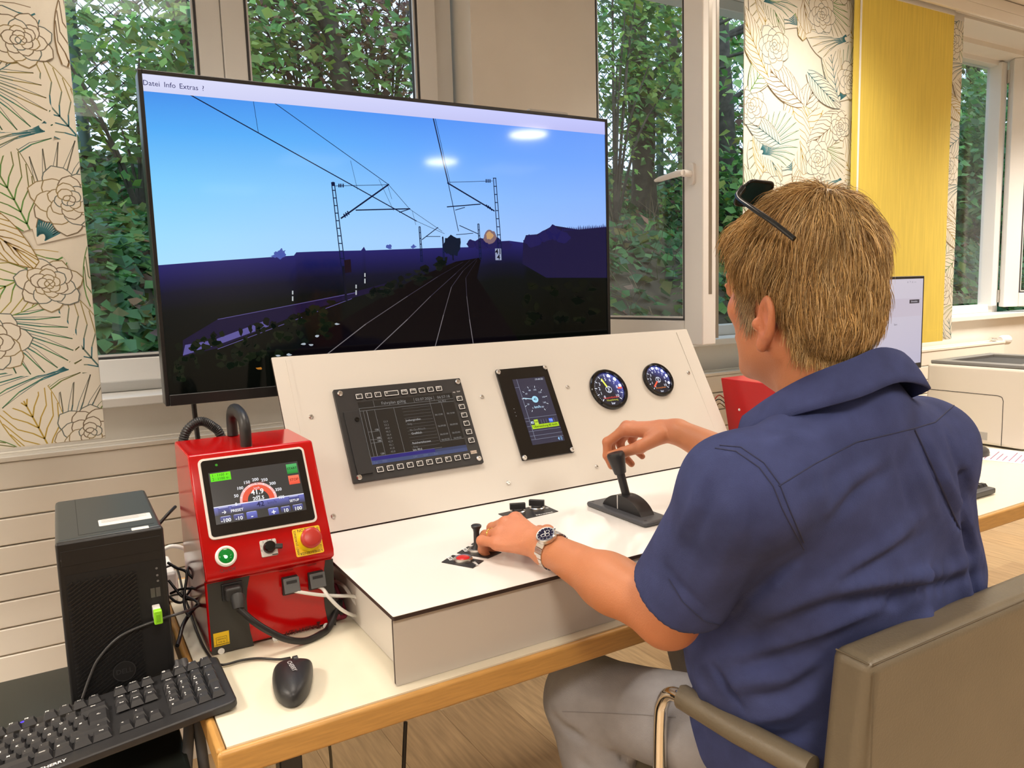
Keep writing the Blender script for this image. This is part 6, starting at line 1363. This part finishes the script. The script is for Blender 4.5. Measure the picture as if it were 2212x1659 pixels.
def vnormals(V, Fq):
    n = np.cross(V[Fq[:, 2]]-V[Fq[:, 0]], V[Fq[:, 3]]-V[Fq[:, 1]]); N = np.zeros_like(V)
    for j in range(4): np.add.at(N, Fq[:, j], n)
    return N/(np.linalg.norm(N, axis=1, keepdims=True)+1e-12)
_bv = BVHTree.FromPolygons([tuple(v) for v in V], [tuple(f) for f in Fq]); VN = vnormals(V, Fq); disp = np.zeros(len(V))
def crease(pts, wd, amp):
    P_ = []
    for a, b in zip(pts, pts[1:]):
        for t in np.linspace(0, 1, 14, endpoint=False):
            h = _bv.ray_cast(Vector(CAM), Vector(_n(ray(a[0]+(b[0]-a[0])*t, a[1]+(b[1]-a[1])*t))))
            if h[0] is not None: P_.append(np.array(h[0]))
    if len(P_) < 3: return
    P_ = np.array(P_); tt = np.sin(np.linspace(.12, PI-.12, len(P_))); lo, hi = P_.min(0)-3*wd, P_.max(0)+3*wd; m = np.where(((V > lo) & (V < hi)).all(1))[0]
    D = ((V[m][:, None, :]-P_[None])**2).sum(2); j = D.argmin(1); disp[m] += amp*tt[j]*np.exp(-D[np.arange(len(m)), j]/wd**2)
for pts, wd, amp in (
    (((1742, 1195), (1690, 1235), (1610, 1300), (1570, 1345)), .008, -.010), (((1790, 1140), (1850, 1065), (1935, 1005)), .010, -.006), (((1770, 1120), (1830, 1045), (1910, 985)), .011, .005),
    (((1745, 1285), (1900, 1190), (2010, 1100)), .013, .007), (((1720, 1310), (1890, 1215), (2030, 1140)), .012, -.007), (((1610, 1350), (1800, 1270), (2040, 1235), (2160, 1190)), .013, .009), (((1590, 1385), (1790, 1310), (2050, 1262), (2165, 1225)), .012, -.009),
    (((1560, 1425), (1750, 1372), (1950, 1290)), .013, .008), (((1570, 1455), (1720, 1405), (1860, 1345)), .011, -.008), (((1560, 1480), (1700, 1462), (1790, 1405)), .012, .007), (((1590, 1515), (1700, 1500), (1790, 1440)), .011, -.007), (((1600, 1560), (1700, 1540), (1790, 1480)), .012, .007), (((1620, 1610), (1720, 1590), (1780, 1540)), .011, -.006),
    (((1978, 930), (2030, 1040), (2080, 1150), (2110, 1230)), .007, -.008), (((1995, 930), (2050, 1040), (2100, 1150), (2130, 1230)), .009, .005), (((2040, 925), (2090, 1050), (2130, 1150)), .008, -.005), (((1955, 940), (2000, 1050), (2050, 1170)), .010, .005), (((1930, 950), (1960, 1060), (1990, 1160)), .010, -.004),
    (((1525, 1010), (1500, 1090), (1450, 1195)), .009, .005), (((1548, 1010), (1530, 1100), (1480, 1220)), .008, -.005), (((1590, 1010), (1585, 1140), (1540, 1290)), .012, .006), (((1620, 1030), (1630, 1150), (1600, 1260)), .009, -.005), (((1430, 1215), (1480, 1275), (1545, 1335)), .006, -.003),
    (((1640, 965), (1710, 942), (1790, 955)), .010, .005), (((1690, 900), (1760, 880), (1850, 880)), .010, -.004), (((1700, 1075), (1780, 1035), (1860, 1010)), .011, -.004), (((1780, 1000), (1775, 1060), (1790, 1120)), .009, .004), (((1535, 1430), (1575, 1495), (1612, 1545)), .006, -.010), (((1500, 1430), (1520, 1520), (1540, 1620)), .010, .005)):
    crease(pts, wd, amp)
V = V+VN*disp[:, None]
shirt = np_obj('shirt', V, Fq, m_shirt, man)
shirt_bvh = BVHTree.FromPolygons([tuple(v) for v in V], [tuple(f) for f in Fq])
# collar: folded band round the neck
top = [(.895, .600, 1.243), (.842, .609, 1.230), (.814, .650, 1.208), (.806, .700, 1.178), (.808, .748, 1.146)]
out = [(.900, .576, 1.202), (.828, .584, 1.188), (.783, .636, 1.166), (.776, .694, 1.142), (.792, .744, 1.112)]
inn = [(.895, .607, 1.205), (.85, .618, 1.195), (.826, .655, 1.175), (.818, .700, 1.150), (.82, .745, 1.128)]
def mir(L_): return [(1.79-x+.004, y-.006, z) for x, y, z in L_]
rowsC = []
for R_ in (inn, top, out):
    full = [np.array(p) for p in R_[::-1]]+[np.array(p) for p in mir(R_)[1:]]; rowsC.append(spline(full, 6))
def lerp_rows(a, b, k, bulge=0): return [[p*(1-t)+q*t+np.array([0, 0, bulge*math.sin(PI*t)]) for p, q in zip(a, b)] for t in np.linspace(0, 1, k)]
RR = lerp_rows(rowsC[0], rowsC[1], 4)+lerp_rows(rowsC[1], rowsC[2], 6, .004)[1:]
nn = len(RR[0]); cb = MB(); cb.v = [tuple(map(float, p)) for R_ in RR for p in R_]
for j in range(len(RR)-1):
    for i in range(nn-1): cb.f.append((j*nn+i, j*nn+i+1, (j+1)*nn+i+1, (j+1)*nn+i)); cb.m.append(0); cb.c.append(None)
col_o = cb.build('collar', m_shirt, shirt, 80); sd = col_o.modifiers.new('solid', 'SOLIDIFY'); sd.thickness = .0035; sd.offset = 0
# seams sewn on the shirt, projected on its surface
m_thread = mat('navy_thread', (.026, .032, .085), .8)
def on_shirt(px_, py_):
    r = _n(ray(px_, py_)); h = shirt_bvh.ray_cast(Vector(CAM), Vector(r)); return None if h[0] is None else np.array(h[0])+np.array(h[1])*.0002*np.sign(np.dot(np.array(h[1]), -r))
def sew(pts, r_=.0009):
    P_ = []
    for a, b in zip(pts, pts[1:]):
        for t in np.linspace(0, 1, 10, endpoint=False):
            q = on_shirt(a[0]+(b[0]-a[0])*t, a[1]+(b[1]-a[1])*t)
            if q is not None and (not P_ or np.linalg.norm(q-P_[-1]) < .03): P_.append(q)
    if len(P_) > 3: MB().tube(P_, r_, 6).build('seam', m_thread, shirt, 60)
sew([(1682, 1050), (1760, 1002), (1850, 955), (1975, 925), (2020, 912), (2065, 872)])
sew([(1545, 968), (1590, 975), (1640, 1010), (1670, 1050), (1690, 1100), (1722, 1160), (1738, 1190)])
sew([(1555, 962), (1600, 966), (1650, 1000), (1684, 1046), (1705, 1100), (1740, 1180)])
sew([(1445, 1250), (1475, 1300), (1520, 1340), (1560, 1352)])
sew([(1975, 928), (2005, 990), (2050, 1090), (2090, 1180)], .0014)

# --- trousers and shoes
KL, KR = np.array([.792, 1.110, .572]), np.array([1.13, 1.15, .578])
def trousers(P):
    d = ell(P, (1.06, .75, .565), (.20, .13, .105)); d = smin(d, cap(P, (.975, .76, .575), KL, .095, .074), .05); d = smin(d, cap(P, (1.12, .77, .575), KR, .100, .076), .05)
    d = smin(d, cap(P, KL, (.815, .985, .13), .074, .060), .03); d = smin(d, cap(P, KR, (1.135, 1.12, .13), .074, .060), .03)
    w_ = .0028*vnoise(P, 40, 21)+.0016*vnoise(P, 95, 22)
    for i in range(7):
        y = .93+.025*i; d = d+fold(P, (.72+.01*i, y+.03, .62), (.76+.006*i, y, .545), .008, .0032*(-1)**i)
    for a, b in (((.71, 1.10, .56), (.80, 1.02, .50)), ((.73, 1.07, .545), (.83, .98, .50)), ((.74, 1.05, .49), (.86, 1.0, .42))): d = d+fold(P, a, b, .010, .007)
    d = smax(d, -(P[2]-.115), .004); return d+w_
V, Fq = surfnet(trousers, np.array([.66, .60, .10]), np.array([1.27, 1.25, .70]), .0065)
m_tr = mat('light_denim', (.29, .285, .30), .8, noise=.09, nscale=30, bump=.3, bscale=600)
np_obj('trousers', V, Fq, m_tr, man)
tb_ = BVHTree.FromPolygons([tuple(v) for v in V], [tuple(f) for f in Fq])
def sew2(pts, m=m_thread, r_=.001):
    P_ = []
    for a, b in zip(pts, pts[1:]):
        for t in np.linspace(0, 1, 8, endpoint=False):
            h = tb_.ray_cast(Vector(CAM), Vector(_n(ray(a[0]+(b[0]-a[0])*t, a[1]+(b[1]-a[1])*t))))
            if h[0] is not None: P_.append(np.array(h[0]))
    if len(P_) > 3: MB().tube(P_, r_, 6).build('trouser_seam', mat('grey_thread', (.22, .21, .22), .8), man, 60)
sew2([(1215, 1537), (1300, 1540), (1390, 1544), (1470, 1550)])
def shoe(P, a, dr):
    d = cap(P, a, a+dr*.17, .040, .038); d = smin(d, cap(P, a, a+[0, 0, .06], .042, .045), .03); return smax(d, -(P[2]-.004), .004)
m_shoe = mat('dark_shoe', (.03, .025, .022), .45)
for a, dr in ((np.array([.815, .985, .045]), _n([-.1, 1, -.02])), (np.array([1.135, 1.12, .045]), _n([.05, 1, -.02]))):
    lo, hi = box_of([a, a+dr*.17, a+[0, 0, .06]], .06); lo[2] = -.01; V, Fq = surfnet(lambda P: shoe(P, a, dr), lo, hi, .007); np_obj('shoe', V, Fq, m_shoe, man)

# --- hair: a soft cap with strands
def cap_sdf(P):
    q = head_local(P); d = ell(q, (0, -.013, .036), (.082, .103, .095)); d = smin(d, ell(q, (0, -.05, -.03), (.068, .060, .070)), .03); d = smin(d, ell(q, (0, .052, .080), (.052, .036, .022)), .03)
    return d+.0035*vnoise(q, 75, 31)
V, Fq = surfnet(cap_sdf, HC-[.14, .16, .14], HC+[.14, .16, .16], .0035)
q = np.stack(head_local([V[:, 0], V[:, 1], V[:, 2]]), 1); keep = hairline(q) > .004
nf = keep[Fq].all(1); Fq = Fq[nf]; used = np.unique(Fq); mp = -np.ones(len(V), int); mp[used] = np.arange(len(used)); Vc = V[used]; Fc = mp[Fq]; qc = q[used]
r = np.random.default_rng(77)
def hair_col(q, r, k):
    base = np.array([S(186, 150, 96), S(158, 124, 76), S(208, 174, 118), S(132, 102, 62), S(214, 186, 140)])[r.integers(0, 5, k)]
    g = np.clip((q[:, 1]-.0)/.05, 0, 1)*np.clip((.03-q[:, 2])/.05, 0, 1); grey = np.array(S(196, 184, 162)); return base*(1-g[:, None]*.8)+grey*g[:, None]*.8
colc = hair_col(qc, r, len(qc))*.55  # cap colour darkened to paint the shade between strands
ns = 26000; area_idx = r.integers(0, len(Fc), ns); w4 = r.dirichlet((1, 1, 1, 1), ns); root = (Vc[Fc[area_idx]]*w4[:, :, None]).sum(1); rq_ = (qc[Fc[area_idx]]*w4[:, :, None]).sum(1)
e1 = Vc[Fc[area_idx, 2]]-Vc[Fc[area_idx, 0]]; e2 = Vc[Fc[area_idx, 3]]-Vc[Fc[area_idx, 1]]; N = np.cross(e1, e2); N /= np.linalg.norm(N, axis=1, keepdims=True)+1e-12
sc_ok = np.where((skl[scalpF] > .001).all(1))[0]; lowm = scalpQ[scalpF[sc_ok]].mean(1); sel = sc_ok[((lowm[:, 2] < .03))]
n2_ = 9000; ai = sel[r.integers(0, len(sel), n2_)]; w4b = r.dirichlet((1, 1, 1, 1), n2_); root2 = (scalpV[scalpF[ai]]*w4b[:, :, None]).sum(1); rq2 = (scalpQ[scalpF[ai]]*w4b[:, :, None]).sum(1)
N2 = np.cross(scalpV[scalpF[ai, 2]]-scalpV[scalpF[ai, 0]], scalpV[scalpF[ai, 3]]-scalpV[scalpF[ai, 1]]); N2 /= np.linalg.norm(N2, axis=1, keepdims=True)+1e-12
root = np.concatenate([root, root2]); rq_ = np.concatenate([rq_, rq2]); N = np.concatenate([N, N2]); ns = ns+n2_
cen = HC+HM.T@np.array([0, -.02, .0]); N *= np.sign(((root-cen)*N).sum(1))[:, None]
crown = h2w((-.005, -.055, .125)); fl = root-crown; fl /= np.linalg.norm(fl, axis=1, keepdims=True)+1e-9
fwd = HM.T@np.array([0, 1, 0]); front = np.clip((rq_[:, 1]+.01)/.06, 0, 1)*np.clip((rq_[:, 2]-.03)/.04, 0, 1)
fl = fl+np.array([0, 0, -.85])*(1-front)[:, None]*np.clip((.12-rq_[:, 2])/.06, .15, 1)[:, None]+fwd*front[:, None]*.9
clump = vnoise([root[:, 0], root[:, 1], root[:, 2]], 150, 41)[:, None]; clump2 = vnoise([root[:, 0], root[:, 1], root[:, 2]], 160, 42)[:, None]
tan = np.cross(N, fl); tan /= np.linalg.norm(tan, axis=1, keepdims=True)+1e-9
fl = fl-N*(fl*N).sum(1, keepdims=True); fl /= np.linalg.norm(fl, axis=1, keepdims=True)+1e-9; fl = fl+tan*(.55*clump+.22*r.normal(size=(ns, 1)))
lift = .34+.38*clump2+.16*r.normal(size=(ns, 1))+.55*np.exp(-((rq_-[0, -.045, .13])**2).sum(1)/.03**2)[:, None]
length = (np.interp(rq_[:, 2], [-.11, -.05, .02, .08, .13], [.020, .024, .036, .045, .042])*(.7+.6*r.random(ns)))[:, None]
length *= np.where((rq_[:, 1] > .0) & (rq_[:, 2] < .03), .55, 1.)[:, None]; length[-n2_:] = .017+.010*r.random((n2_, 1)); lift[-n2_:] *= .6; lift = lift*np.clip((rq_[:, 2:3]+.14)/.10, .3, 1)
bend = np.full((ns, 1), .16); bend[-n2_:] = .0; sink = np.full((ns, 1), .003); sink[-n2_:] = -.0004
K = 6; pts = [root-N*sink]; dcur = fl+N*np.clip(lift, .05, 1.2); dcur /= np.linalg.norm(dcur, axis=1, keepdims=True); p = pts[0]
for k in range(1, K):
    p = p+dcur*length/(K-1); pts.append(p); dcur = dcur+np.array([0, 0, -.16])-N*bend+tan*.05*r.normal(size=(ns, 1)); dcur /= np.linalg.norm(dcur, axis=1, keepdims=True)
PT = np.stack(pts, 1); rad = .00055*(.7+.6*r.random(ns)); tw = np.linspace(1, .2, K)
b1 = np.cross(fl, N); b1 /= np.linalg.norm(b1, axis=1, keepdims=True)+1e-9; b2 = N
HV = np.empty((ns, K, 3, 3)); 
for j in range(3):
    a = 2*PI*j/3; HV[:, :, j] = PT+(b1*math.cos(a)+b2*math.sin(a))[:, None, :]*(rad[:, None]*tw[None])[:, :, None]
base_i = (np.arange(ns)*K*3)[:, None]; Q = []
for k in range(K-1):
    for j in range(3): Q.append(np.stack([base_i[:, 0]+k*3+j, base_i[:, 0]+k*3+(j+1) % 3, base_i[:, 0]+(k+1)*3+(j+1) % 3, base_i[:, 0]+(k+1)*3+j], 1))
Q = np.concatenate(Q); hc = hair_col(rq_, r, ns)*(.75+.75*r.random((ns, 1)))*(1+.25*clump); hc = np.repeat(hc, K*3, 0)
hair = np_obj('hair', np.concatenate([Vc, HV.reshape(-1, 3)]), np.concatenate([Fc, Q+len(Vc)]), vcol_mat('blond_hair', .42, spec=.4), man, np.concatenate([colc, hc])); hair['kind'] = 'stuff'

# --- fine arm hair is left to the skin grain; worn things follow
sg_ = thing('sunglasses', 'dark sunglasses pushed up into the man\'s blond hair', 'glasses', h2w((0, .06, .12)))
m_lens = mat('teal_lens', (.006, .05, .07), .08); m_fr = mat('dark_frame', (.01, .014, .018), .2)
for s in (-1, 1):
    Fg = Frame(h2w((s*.040, .036, .132)), HM.T@np.array([1, -s*.12, 0]), HM.T@np.array([0, -.75, .66]))
    MB().prism(Fg, rrect(-.030, .030, -.020, .020, .012), -.0008, .0008).build('lens', m_lens, sg_)
    MB().tube([Fg.pt(*q) for q in rrect(-.030, .030, -.020, .020, .012)], .0022, 8, closed=True).build('rim', m_fr, sg_, 60)
    MB().tube(spline([Fg.pt(s*.031, .008, 0), h2w((s*.083, .024, .124)), h2w((s*.091, -.004, .106)), h2w((s*.093, -.04, .082)), h2w((s*.089, -.068, .058))], 6), [.0045]*6+[.0034]*19, 8).build('temple_arm', m_fr, sg_, 60)
MB().tube([h2w((-.008, .040, .133)), h2w((0, .043, .134)), h2w((.008, .040, .133))], .0022, 8).build('bridge', m_fr, sg_, 60)
# wristwatch
fdir = _n(WL-EL); wc_ = WL-fdir*.020; out_ = _n(np.array([-.42, -.30, .86])-fdir*np.dot(np.array([-.42, -.30, .86]), fdir)); sd_ = np.cross(fdir, out_)
wt = thing('wristwatch', 'steel wristwatch with dark blue dial on the man\'s left wrist', 'watch', wc_)
nl = 22; ra, rb_ = .0315, .0290
lk = None
for i in range(nl):
    a = 2*PI*i/nl
    if math.cos(a) > .90: continue
    c_ = wc_+out_*math.cos(a)*ra+sd_*math.sin(a)*rb_*1.08; nrm = _n(out_*math.cos(a)/ra+sd_*math.sin(a)/rb_); tg = np.cross(nrm, fdir); Fl_ = Frame(c_, tg, fdir)
    MB().fbox(Fl_, -.0040, .0040, -.0085, .0085, -.0012, .0016).build('link', m_steel, wt, bevel=.0006)
Fw = Frame(wc_+out_*(ra+.002), sd_, fdir)
if np.dot(Fw.N, out_) < 0: Fw = Frame(wc_+out_*(ra+.002), -sd_, fdir)
cs = MB().lathe(Fw.O-out_*.004, out_, [(0, .015), (.001, .0172), (.007, .0175), (.009, .0160), (.0088, .0138)], 36).build('case', m_steel, wt, 35)
dl = MB(); dl.disc(Fw, (0, 0), .0140, .0052, 36, 0); 
for a in range(12): t = 2*PI*a/12; dl.line(Fw, (.0115*math.cos(t), .0115*math.sin(t)), (.0135*math.cos(t), .0135*math.sin(t)), .0007, .0055, 1)
for cx_, cy_ in ((-.005, 0), (.005, 0), (0, -.0055)): dl.arc(Fw, (cx_, cy_), .0036, 0, 2*PI, .0006, .0055, 18, 1)
dl.line(Fw, (0, 0), (.004, .007), .0008, .0057, 1); dl.line(Fw, (0, 0), (-.008, .004), .0006, .0057, 1)
dl.build('dial', [mat('navy_dial', (.012, .012, .04), .15), m_whiteink], wt)
MB().cyl(Fw.pt(.017, 0, 0), Fw.pt(.0205, 0, 0), .002, .002, 12).build('crown', m_steel, wt, 40)
# wedding ring on the left ring finger
rp0, rp1 = handL[0][2][0][0], handL[0][2][0][1]; rc = rp0*.45+rp1*.55; rdv = _n(rp1-rp0); ra_ = _n(np.cross(rdv, [0, 0, 1])); rb2 = np.cross(rdv, ra_)
tag(MB().tube([rc+(ra_*math.cos(t)+rb2*math.sin(t))*.0106 for t in np.linspace(0, 2*PI, 28, endpoint=False)], .0013, 8, closed=True).build('wedding_ring', mat('gold', (.85, .56, .15), .18, 1.), None, 60), 'thin gold ring on the man\'s left ring finger', 'ring')

# small joined pieces that nobody could pick apart
for o in bpy.data.objects:
    if o.parent is not None and o.name.split('.')[0] in ('branch', 'frond', 'stem', 'lettering', 'legends', 'gasket', 'glazing_bead', 'label_print', 'print', 'printed_pattern', 'scale', 'top_grille', 'tension_wire', 'espagnolette', 'wall_bracket', 'panel_joint'): o['kind'] = 'stuff'
